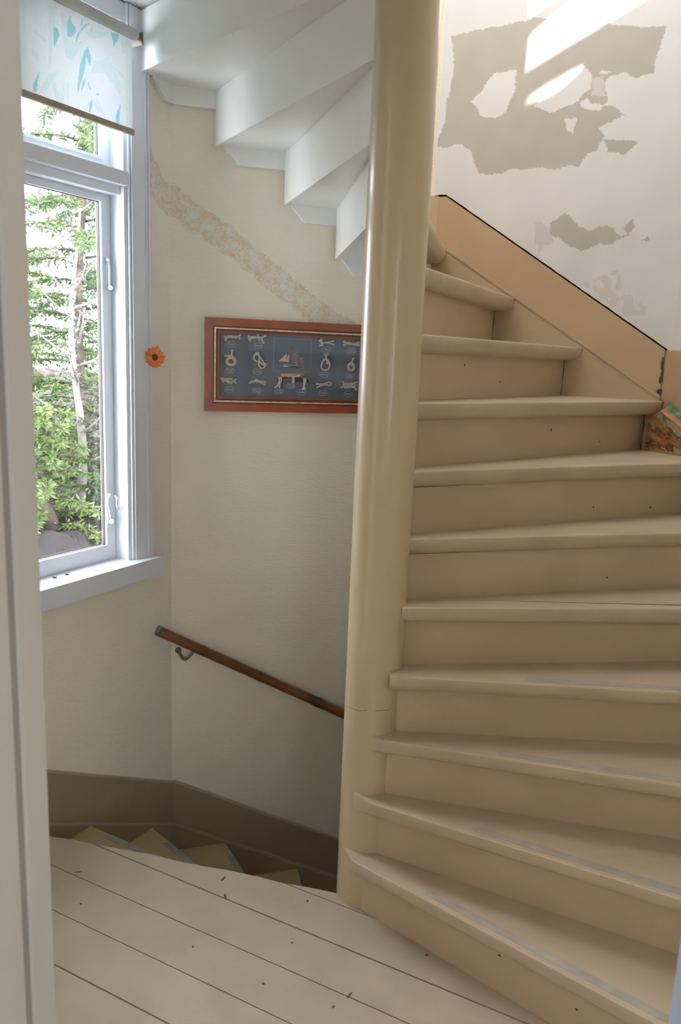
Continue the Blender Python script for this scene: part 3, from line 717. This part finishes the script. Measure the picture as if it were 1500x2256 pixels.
LT = [bz(p) for p in ([(240, 60), (330, 60), (300, 500), (250, 850)], [(380, 150), (440, 130), (430, 450), (640, 480), (520, 700), (440, 650), (400, 400)],
    [(150, 1010), (240, 850), (370, 790), (260, 960), (200, 1060)], [(760, 700), (900, 670), (1000, 800), (1070, 1000), (1060, 1090), (980, 960), (880, 830), (720, 830)],
    [(60, 320), (220, 460), (200, 470), (70, 380)], [(280, 960), (320, 930), (390, 1160), (330, 1150)], [(840, 700), (950, 630), (920, 680)], [(900, 680), (1100, 860), (1100, 900)],
    [(750, 1170), (800, 1120), (900, 1330), (800, 1300)], [(1060, 470), (1170, 460), (1140, 620), (1080, 590)], [(400, 920), (430, 930), (420, 1180), (395, 1170)], [(445, 930), (475, 930), (470, 1200), (450, 1200)],
    [(640, 340), (950, 370), (820, 440), (700, 420)], [(50, 540), (130, 620), (150, 730), (60, 640)])]
def blcol(u, z):
    v = 1+.04*noise.noise(Vector((u*260, z*60, 1)))+.03*noise.noise(Vector((u*12, z*12, 1)))
    if any(inpoly(u, z, p_) for p_ in DK): c = Vector((.33, .63, .68))
    elif any(inpoly(u, z, p_) for p_ in LT): c = Vector((.655, .785, .805))
    else: c = Vector((.765, .82, .84))
    if u < BU0+.03: c = c.lerp(Vector((.66, .76, .70)), .5)
    return c*v
o = painted('fabric', 'WIN', frange(BU0, BU1, 170), lambda u: (bz1, rz), 130, -.040, blcol, 'blind', bl)
bm = bmesh.new(); tube(bm, [pt('WIN', BU0-.012, rz, -.046), pt('WIN', BU1, rz, -.046)], .0175, 20); link('roller', bm, 'roller', bl)
bm = bmesh.new(); board(bm, 'WIN', rect(BU0-.003, BU1+.003, bz1-.012, bz1+.006), -.046, -.034); link('hem_bar', bm, 'blindbar', bl, bevel=.003)
bm = bmesh.new(); tube(bm, [pt('WIN', BU0-.026, rz, -.046), pt('WIN', BU0-.012, rz, -.046)], .012, 14); tube(bm, [pt('WIN', BU0-.034, rz, -.046), pt('WIN', BU0-.024, rz, -.046)], .004, 8)
link('end_plug', bm, 'frame', bl)
bm = bmesh.new(); board(bm, 'WIN', [(BU0-.036, rz-.022), (BU0-.03, rz-.026), (BU0-.026, rz+.012), (BU0-.036, rz+.016)], -.058, .001); tag(link('bracket', bm, 'brass', bl, bevel=.001), 'metal bracket')
bm = bmesh.new(); board(bm, 'WIN', [(BU1+.005, rz-.022), (BU1+.011, rz-.026), (BU1+.013, rz+.012), (BU1+.005, rz+.016)], -.058, .001); tag(link('bracket', bm, 'brass', bl, bevel=.001), 'metal bracket')

# ------------------------------------------------------------------ flower magnet on the wall edge of the casing
fu, fz = px('WIN', 340, 787, -.014)
fc = pt('WIN', fu, fz, -.012); fl_ = root('flower_ornament', fc, 'orange artificial gerbera flower with green centre stuck beside the window casing', 'flower')
tocam = (CAM-fc); tocam.z *= .3; nrm = (Vector((-PL['WIN'][2].x, -PL['WIN'][2].y, 0))*.65+tocam.normalized()*.5).normalized()
ax = nrm.cross(Vector((0, 0, 1))).normalized(); ay = ax.cross(nrm).normalized()
for i in range(28):
    a_ = i*2*math.pi/28+random.uniform(-.07, .07); layer = i % 2; rad = .039+random.uniform(-.003, .003)-(.004 if layer else 0)
    d_ = ax*math.cos(a_)+ay*math.sin(a_); s_ = nrm.cross(d_); bm = bmesh.new(); h0 = .003+.003*layer
    prof = [(.006, .0018), (.016, .0048), (rad-.010, .0064), (rad-.002, .0046), (rad+.001, .0012)]
    lo, hi = [], []
    for (q_, wd) in prof: lo.append((q_, -wd)); hi.append((q_, wd))
    loop = lo+hi[::-1]
    P2 = [fc+d_*q_+s_*wd+nrm*(h0+.9*(q_**2)*5*.6) for q_, wd in loop]
    prism_pts(bm, [v_-nrm*.0006 for v_ in P2], [v_+nrm*.0006 for v_ in P2])
    link('petal', bm, 'petal' if i % 9 else 'petal2', fl_)
bm = bmesh.new(); q_ = nrm.to_track_quat('Z', 'Y').to_matrix().to_4x4()
bmesh.ops.create_uvsphere(bm, u_segments=16, v_segments=10, radius=.0125, matrix=Matrix.Translation(fc+nrm*.007)@q_@Matrix.Diagonal((1, 1, .5, 1)))
tag(link('flower_centre', bm, 'fcen', fl_, smooth=True), 'green centre')
bm = bmesh.new(); tube(bm, [fc-Vector((PL['WIN'][2].x, PL['WIN'][2].y, 0))*-.034, fc+nrm*.004], .006, 8); link('back_pin', bm, 'fcen', fl_)

# ------------------------------------------------------------------ handrail
ha = pt('BACK', *px('BACK', 347, 1389, -.03), -.03); hb3 = pt('BACK', *px('BACK', 757, 1573, -.03), -.03)
hd = (hb3-ha).normalized(); hr = root('handrail', ha, 'dark reddish bamboo handrail sloping down the cream wall', 'handrail')
bm = bmesh.new(); n_ = 70; P2 = [ha+hd*(1.25*i/n_) for i in range(n_+1)]
rr = [.0205+(.0014 if i in (12, 27, 28, 44, 58) else 0)+.0004*math.sin(i*1.3) for i in range(n_+1)]
tube(bm, P2, rr, 20); link('rail', bm, 'rail', hr, smooth=True)
bm = bmesh.new(); tube(bm, [ha-hd*.006, ha+hd*.010], .0225, 24); tube(bm, [ha-hd*.009, ha-hd*.004], .016, 20); tag(link('end_cap', bm, 'brass', hr), 'grey metal end cap')
for s_ in (.17, 1.16):
    c_ = ha+hd*s_; nb_ = Vector((PL['BACK'][2].x, PL['BACK'][2].y, 0)); ub = Vector((PL['BACK'][1].x, PL['BACK'][1].y, 0))
    bm = bmesh.new(); tube(bm, smoothpts([c_+Vector((0, 0, -.016)), c_+Vector((0, 0, -.045))-ub*.028, c_+Vector((0, 0, -.055))-ub*.045+nb_*.02, c_+Vector((0, 0, -.030))-ub*.062+nb_*.052], 6), .0065, 10)
    tube(bm, [c_+Vector((0, 0, -.028))-ub*.062+nb_*.046, c_+Vector((0, 0, -.028))-ub*.062+nb_*.056], .013, 14)
    tag(link('bracket', bm, 'brass', hr), 'hooked metal wall bracket')

# ------------------------------------------------------------------ framed knot board
fL, fT = px('BACK', 452, 698, 0); _, fB = px('BACK', 445, 905, 0); uc = px('BACK', 644, 785, .01)[0]; fR = 2*uc-fL+.002
pic = root('framed_knot_board', pt('BACK', uc, (fT+fB)/2, .022), 'framed blue board of rope knots and a small ship in a red wooden frame', 'picture')
def frame_ring(name, m_, i0, i1, w0, w1, par=pic, bev=.002):
    for sides in (0, 1, 2, 3):
        a0, a1, b0_, b1 = fL+i0, fR-i0, fB+i0, fT-i0; c0_, c1, d0, d1 = fL+i1, fR-i1, fB+i1, fT-i1
        poly = [[(a0, b1), (a1, b1), (c1, d1), (c0_, d1)], [(a0, b0_), (c0_, d0), (c1, d0), (a1, b0_)], [(a0, b0_), (a0, b1), (c0_, d1), (c0_, d0)], [(a1, b0_), (c1, d0), (c1, d1), (a1, b1)]][sides]
        bm = bmesh.new(); board(bm, 'BACK', poly, w0, w1); link(name, bm, m_, par, bevel=bev)
frame_ring('frame_rail', 'frame', .0, .030, -.004, .023, bev=.004)
frame_ring('frame_inner_rail', 'frame2', .030, .036, .000, .023)
frame_ring('gold_fillet', 'gold', .036, .042, .001, .023, bev=.001)
frame_ring('frame_inner_rail', 'frame2', .042, .050, .004, .023)
frame_ring('frame_slip', 'frame', .050, .056, .007, .023, bev=.001)
bm = bmesh.new(); board(bm, 'BACK', rect(fL+.05, fR-.05, fB+.05, fT-.05), .0185, .0225); tag(link('backing_card', bm, 'navy', pic), 'slate blue card')
bm = bmesh.new(); board(bm, 'BACK', rect(fL+.052, fR-.052, fB+.052, fT-.052), .0085, .0095); link('glass', bm, 'pglass', pic)
bm = bmesh.new(); random.seed(11)
for x, y in ((500, 710), (528, 714), (586, 718), (621, 711), (650, 722), (684, 716), (711, 727), (745, 720), (774, 730), (465, 765), (462, 810), (455, 850), (490, 895), (560, 897), (640, 900), (720, 905), (455, 741)):
    u_, z_ = px('BACK', x, y, -.004)
    if fL < u_ < fR: board(bm, 'BACK', [(u_+.0013*math.cos(s), z_+.0013*math.sin(s)) for s in [j*math.pi/3 for j in range(6)]], -.0046, -.003)
link('worm_holes', bm, 'darkm', pic)['kind'] = 'stuff'
WB = .0145
def K(x, y, w=WB): u_, z_ = px('BACK', x, y, WB); return pt('BACK', u_, z_, w)
def knot(paths, rad=.0038, label=None, n=7):
    bm = bmesh.new(); rad *= 1.0
    for i, P_ in enumerate(paths):
        cl_ = P_[0] == 'c'; pp = P_[1:] if cl_ else P_
        tube(bm, smoothpts([K(x, y, WB-.001*((j+i) % 2)) for j, (x, y) in enumerate(pp)], n, cl_), rad, 8, cl_)
        if not cl_:
            for e in (pp[0], pp[-1]):
                bmesh.ops.create_icosphere(bm, subdivisions=2, radius=rad*1.45, matrix=Matrix.Translation(K(*e)))
    o_ = link('rope_knot', bm, 'rope', pic); return o_
def A(lst, x0=475, y0=725, s=1500/170): return [(x0+a/s, y0+b/s) for a, b in lst]
def B(lst): return A(lst, 595, 735, 7.5)
knot([A([(180, 150), (230, 165), (300, 130), (400, 150), (475, 120)]), A([(195, 210), (240, 150), (330, 165), (420, 140), (470, 180)]), A([(240, 140), (320, 150), (400, 165)])])
knot([A([(640, 140), (720, 170), (830, 150), (880, 165), (965, 130)]), A([(640, 180), (700, 155), (800, 160), (870, 175), (935, 265)]), A([(665, 215), (700, 180), (760, 165)]), A([(820, 120), (850, 200)])])
knot([['c']+A([(300, 545), (370, 570), (395, 640), (360, 695), (300, 710), (235, 690), (205, 630), (235, 565)]), ['c']+A([(300, 570), (345, 590), (365, 640), (340, 675), (300, 685), (255, 670), (235, 630), (255, 585)]), A([(190, 520), (260, 530), (330, 530)]), A([(325, 415), (315, 470), (305, 540)]), A([(270, 520), (320, 555), (340, 540)])], .0034)
knot([A([(800, 465), (760, 500), (740, 570), (780, 620), (860, 640), (930, 690), (975, 680)]), A([(830, 460), (850, 520), (845, 600), (840, 700), (880, 760), (940, 750), (960, 690), (930, 640), (860, 540), (800, 490)])], .0032)
knot([A([(115, 960), (180, 985), (240, 1040), (310, 1030), (390, 985)]), A([(130, 1010), (190, 1000), (240, 965), (310, 970), (330, 1010), (395, 1040)]), A([(200, 975), (250, 1000), (300, 1050)])], .0036)
knot([A([(670, 1045), (690, 1015), (760, 1010), (830, 1010), (970, 1030)]), A([(670, 1040), (740, 1030), (790, 985), (830, 1020), (960, 1080)]), ['c']+A([(770, 1000), (800, 980), (825, 1005), (800, 1030)])], .0034)
knot([B([(820, 115), (860, 150), (930, 150), (1040, 125)]), B([(825, 200), (870, 165), (930, 145), (1045, 180)]), B([(850, 100), (845, 160), (860, 190)])], .0032)
knot([['c']+B([(915, 420), (965, 450), (985, 530), (960, 590), (910, 605), (860, 590), (845, 530), (870, 460)]), B([(930, 340), (925, 390), (930, 440), (945, 490)]), B([(905, 345), (925, 360), (950, 345)])], .0032)
knot([B([(775, 830), (860, 835), (920, 820), (980, 805), (1010, 830), (980, 855), (910, 845), (840, 860), (780, 885)])], .0034)
knot([B([(1225, 135), (1290, 170), (1370, 170), (1465, 150)]), B([(1225, 190), (1290, 150), (1380, 180), (1465, 190)])], .0036)
knot([['c']+B([(1340, 480), (1390, 520), (1390, 580), (1340, 615), (1290, 590), (1280, 530)]), ['c']+B([(1335, 500), (1370, 530), (1370, 575), (1335, 600), (1305, 570), (1300, 530)]), B([(1375, 415), (1355, 460), (1350, 530)])], .0034)
knot([['c']+B([(1210, 840), (1260, 820), (1330, 880), (1390, 880), (1400, 830), (1340, 820), (1270, 890), (1215, 880)]), B([(1200, 795), (1240, 850), (1300, 890), (1370, 830), (1430, 805)]), B([(1175, 885), (1240, 870), (1310, 825), (1370, 870), (1420, 925)])], .0030)
# right-hand column partly behind the post repeats beyond it: halyard hitches on the two dowels
bm = bmesh.new(); tube(bm, [K(*B([(185, 685)])[0], .0155), K(*B([(552, 690)])[0], .0155)], .0085, 12); tag(link('dowel', bm, 'dowel2', pic), 'light brown dowel')
bm = bmesh.new(); tube(bm, [K(*B([(98, 760)])[0], .0145), K(*B([(625, 780)])[0], .0145)], .0075, 12); tag(link('dowel', bm, 'dowel', pic), 'dark brown dowel')
WB = .008
knot([B([(300, 705), (350, 690), (390, 730), (395, 810)]), B([(500, 695), (430, 705), (385, 725), (380, 800)])], .0032)
knot([B([(150, 725), (150, 800), (110, 880)]), B([(180, 725), (182, 790), (160, 820), (160, 885)]), B([(150, 830), (120, 870), (90, 885)])], .0030)
knot([B([(560, 750), (560, 820), (550, 920)]), B([(585, 750), (585, 800), (560, 860), (580, 915)])], .0032)
WB = .0182
# printed plates and lettering (flat print on the card)
def ringpoly(u0, u1, z0, z1, c):
    return [(u0+c, z0), (u1-c, z0), (u1, (z0+z1)/2-c*.3), (u1, (z0+z1)/2+c*.3), (u1-c, z1), (u0+c, z1), (u0, (z0+z1)/2+c*.3), (u0, (z0+z1)/2-c*.3)]
def plate(cx, cy, lines, w=.0385, hgt=.0215, par=pic):
    u_, z_ = px('BACK', cx, cy, WB); bm = bmesh.new(); o_ = ringpoly(u_-w/2, u_+w/2, z_-hgt/2, z_+hgt/2, .008); t_ = .0011
    i_ = ringpoly(u_-w/2+t_, u_+w/2-t_, z_-hgt/2+t_, z_+hgt/2-t_, .0078)
    for j in range(8):
        k2 = (j+1) % 8; board(bm, 'BACK', [o_[j], o_[k2], i_[k2], i_[j]], .0181, .0187)
    for s in (-1, 1): board(bm, 'BACK', [(u_+s*(w/2-.005)+.0008*math.cos(a2), z_+.0008*math.sin(a2)) for a2 in (0, 1.57, 3.14, 4.71)], .0181, .0187)
    ob = link('name_plate', bm, 'print', par)
    for j, tx in enumerate(lines):
        cu = bpy.data.curves.new('lettering', 'FONT'); cu.body = tx; cu.size = .0068 if len(lines) > 1 else .0082; cu.align_x = 'CENTER'; cu.align_y = 'CENTER'; cu.extrude = .0002; cu.shear = .35; cu.offset = .00012
        t_o = bpy.data.objects.new('lettering_tmp', cu); COL.objects.link(t_o)
        dg = bpy.context.evaluated_depsgraph_get(); me = bpy.data.meshes.new_from_object(t_o.evaluated_get(dg)); bpy.data.objects.remove(t_o)
        wx = max(v_.co.x for v_ in me.vertices)-min(v_.co.x for v_ in me.vertices); sc = min(1, (w-.011)/max(wx, 1e-5))
        zz_ = z_+(.0035 if j == 0 else -.0037) if len(lines) > 1 else z_
        c3 = pt('BACK', u_, zz_, .0181); ub = PL['BACK'][1]; nb_ = PL['BACK'][2]
        mw = Matrix(((ub.x*sc, 0, -nb_.x, c3.x), (ub.y*sc, 0, -nb_.y, c3.y), (0, 1, 0, c3.z), (0, 0, 0, 1)))
        me.transform(mw); me.materials.clear(); me.materials.append(MT['print'])
        to = bpy.data.objects.new('lettering', me); COL.objects.link(to); to.parent = ob
        to.matrix_parent_inverse = Matrix.Identity(4)
for lst, tx in ((A([(294, 292)]), ['Fiskerknop']), (A([(832, 320)]), ['Dobbelt slipstik']), (A([(276, 806)]), ["Fisherman's", 'knop']), (A([(810, 828)]), ['Løkknop']),
                (A([(264, 1176)]), ['Råbåndsknop']), (A([(790, 1192)]), ['Dobbelt over-', 'håndsknop']), (B([(925, 262)]), ['Slipstik']), (B([(1340, 285)]), ['Dobbelt', 'fiskerknop']),
                (B([(897, 680)]), ['Pælestik']), (B([(1315, 697)]), ['Dobbelt', 'Pælestik']), (B([(338, 865)]), ['Dobbelt halvstik', 'om egen part']), (B([(146, 953)]), ['Dobbelt', 'halvstik']),
                (B([(516, 970)]), ['Løbstik']), (B([(876, 982)]), ['Tyrkisk']), (B([(1290, 998)]), ['Diamantknop'])):
    plate(*lst[0], tx)
# ship picture
q4 = [px('BACK', *B([c_])[0], WB) for c_ in ((65, 68), (690, 103), (665, 645), (40, 612))]
ru0, ru1 = (q4[0][0]+q4[3][0])/2, (q4[1][0]+q4[2][0])/2; rz1, rz0 = (q4[0][1]+q4[1][1])/2, (q4[2][1]+q4[3][1])/2
bm = bmesh.new(); t_ = .0012
for rc in (rect(ru0, ru1, rz0, rz0+t_), rect(ru0, ru1, rz1-t_*1.6, rz1), rect(ru0, ru0+t_, rz0, rz1), rect(ru1-t_, ru1, rz0, rz1)): board(bm, 'BACK', rc, .0180, .0187)
link('border_line', bm, 'goldline', pic)
sh = bmesh.new(); bp = lambda lst: [px('BACK', *q_, WB) for q_ in B(lst)]
hu = bp([(200, 490), (560, 530), (520, 560), (440, 575), (225, 552)]); board(sh, 'BACK', hu, .0145, .0186)
ship = tag(link('ship_model', sh, 'hull', pic, bevel=.001, seg=1), 'small two-masted ship with navy and pale blue hull')
for nm, m_, lst, w0 in (('hull_bow', 'hullb', [(215, 500), (250, 520), (335, 548), (220, 553)], .0140), ('hull_stripe', 'sail', [(220, 503), (545, 534), (548, 542), (300, 522)], .0138),
                        ('sail', 'sail', [(140, 455), (275, 320), (262, 465)], .0150), ('sail', 'sail', [(252, 465), (315, 320), (305, 475)], .0155), ('sail', 'sailb', [(362, 350), (455, 300), (470, 480), (362, 485)], .0150),
                        ('sail', 'sailb', [(495, 420), (545, 395), (560, 495), (497, 500)], .0155), ('deck_house', 'sail', [(420, 492), (440, 492), (440, 512), (420, 510)], .0135)):
    bm = bmesh.new(); board(bm, 'BACK', bp(lst), w0, w0+.0016); link(nm, bm, m_, ship)
for a1_, a2_, rad, m_ in (((348, 215), (345, 490), .0013, 'mast'), ((485, 360), (488, 510), .0012, 'mast'), ((355, 285), (445, 238), .0007, 'sail'), ((360, 350), (455, 300), .0007, 'sail'), ((492, 415), (560, 375), .0006, 'sail'), ((492, 502), (560, 496), .0007, 'sail'), ((145, 462), (310, 490), .0008, 'mast')):
    bm = bmesh.new(); s1_, s2_ = B([a1_, a2_]); tube(bm, [K(*s1_, .0148), K(*s2_, .0148)], rad, 6); link('spar' if rad < .001 else 'mast', bm, m_, ship)

# ------------------------------------------------------------------ outside: bank, conifers and shrubs beyond the glass
def outp(x, y, dist):
    v = ray(x, y); h_ = math.hypot(v.x, v.y); return CAM+v*(dist/h_)
g = outp(140, 1240, 8.0)
vs, fs = [], []; n_ = 170
for i in range(n_+1):
    for j in range(n_+1):
        a_ = R(95)+R(75)*i/n_; d_ = 3.2+40*(j/n_)**1.6
        z_ = -1.4+.25*noise.noise(Vector((math.cos(a_)*d_*.6, math.sin(a_)*d_*.6, 0)))+min(1.55, max(0, (d_-3.9)*1.3))+.30*noise.noise(Vector((math.cos(a_)*d_*1.7, math.sin(a_)*d_*1.7, 4)))+.10*noise.noise(Vector((math.cos(a_)*d_*7, math.sin(a_)*d_*7, 6)))
        vs.append((math.cos(a_)*d_, -2.12+math.sin(a_)*d_+.8, z_))
for i in range(n_):
    for j in range(n_): a_ = i*(n_+1)+j; fs.append((a_, a_+1, a_+n_+2, a_+n_+1))
me = bpy.data.meshes.new('ground'); me.from_pydata(vs, [], fs); me.materials.append(MT['bank'])
go = bpy.data.objects.new('ground', me); COL.objects.link(go); struct(go)
def conifer(name, base, hgt, rad, mat_leaf, mat_bark, label, cat, seed, nb=70, per=60, lw=.05, trunk=.09, droop=.35, group=None, start=.12):
    rnd = random.Random(seed); ro = root(name, base, label, cat, group)
    bm = bmesh.new(); P_ = [base+Vector((.05*math.sin(i*.8+seed), .05*math.cos(i*.6), hgt*i/12)) for i in range(13)]
    tube(bm, P_, [trunk*(1-.85*i/12) for i in range(13)], 9)
    brs = []
    for b_ in range(nb):
        t_ = start+(1-start)*(b_+rnd.random())/nb; a_ = b_*2.4+rnd.random(); L_ = rad*(1.05-t_)*rnd.uniform(.7, 1.15)+.15
        o_ = base+Vector((0, 0, hgt*t_)); d_ = Vector((math.cos(a_), math.sin(a_), 0))
        pts_ = [o_+d_*L_*s+Vector((0, 0, L_*(.25*s-droop*s*s))) for s in (0, .25, .5, .75, 1)]
        tube(bm, pts_, [.012, .010, .008, .005, .003], 4); brs.append((pts_, L_))
    link('trunk', bm, mat_bark, ro)
    vs, fs = [], []
    for pts_, L_ in brs:
        for q_ in range(int(per*(.4+L_/max(rad, .1)))):
            s = rnd.random()**.7*.999*4; i_ = int(s); p_ = pts_[i_].lerp(pts_[min(4, i_+1)], s-i_)
            dd = Vector((rnd.gauss(0, 1), rnd.gauss(0, 1), rnd.gauss(-.3, .5))).normalized(); p_ = p_+dd*rnd.random()*.09*L_
            l_ = lw*rnd.uniform(1.2, 3.0); sd = dd.cross(Vector((rnd.gauss(0, 1), rnd.gauss(0, 1), rnd.gauss(0, 1)))).normalized()*lw*.34
            n0_ = len(vs); vs += [p_, p_+dd*l_*.5+sd, p_+dd*l_, p_+dd*l_*.5-sd]; fs.append((n0_, n0_+1, n0_+2, n0_+3))
    me = bpy.data.meshes.new('foliage'); me.from_pydata([tuple(v_) for v_ in vs], [], fs); me.materials.append(MT[mat_leaf])
    f_ = bpy.data.objects.new('foliage', me); COL.objects.link(f_); f_.parent = ro; f_.matrix_parent_inverse = Matrix.Translation(-base)
    f_['kind'] = 'stuff'; return ro
def gp(x, dist, z): q_ = outp(x, 900, dist); return Vector((q_.x, q_.y, z))
conifer('spruce_tree', gp(195, 7.0, -1.0), 6.6, 1.25, 'needle', 'barkd', 'tall green spruce beyond the window, right of the pale birch trunk', 'tree', 1, 110, 420, .024, trunk=.05)
conifer('spruce_tree', gp(60, 7.5, -1.2), 3.6, 1.15, 'needle2', 'barkd', 'lower bright green spruce outside, at the left edge of the glass', 'tree', 2, 60, 260, .024)
conifer('spruce_tree', gp(95, 6.2, -.2), 1.35, .6, 'needle2', 'barkd', 'small bright green fir just outside above the sill', 'tree', 5, 45, 200, .022)
conifer('spruce_tree', gp(300, 11, -.6), 6.5, 1.6, 'needle', 'barkd', 'farther green spruce mostly hidden behind the window frame', 'tree', 3, 70, 120, .04)
conifer('birch_tree', gp(172, 6.5, -.4), 3.0, .6, 'twig', 'bark', 'pale sunlit birch trunk with bare twigs seen low through the glass', 'tree', 4, 22, 40, .022, trunk=.05, droop=-.4, start=.35)
conifer('bush', gp(240, 6.6, -1.0), 2.3, .8, 'twig', 'barkd', 'dry brown bush beside the birch behind the right edge of the glass', 'bush', 8, 50, 60, .025, trunk=.03, droop=-.2, start=.05)
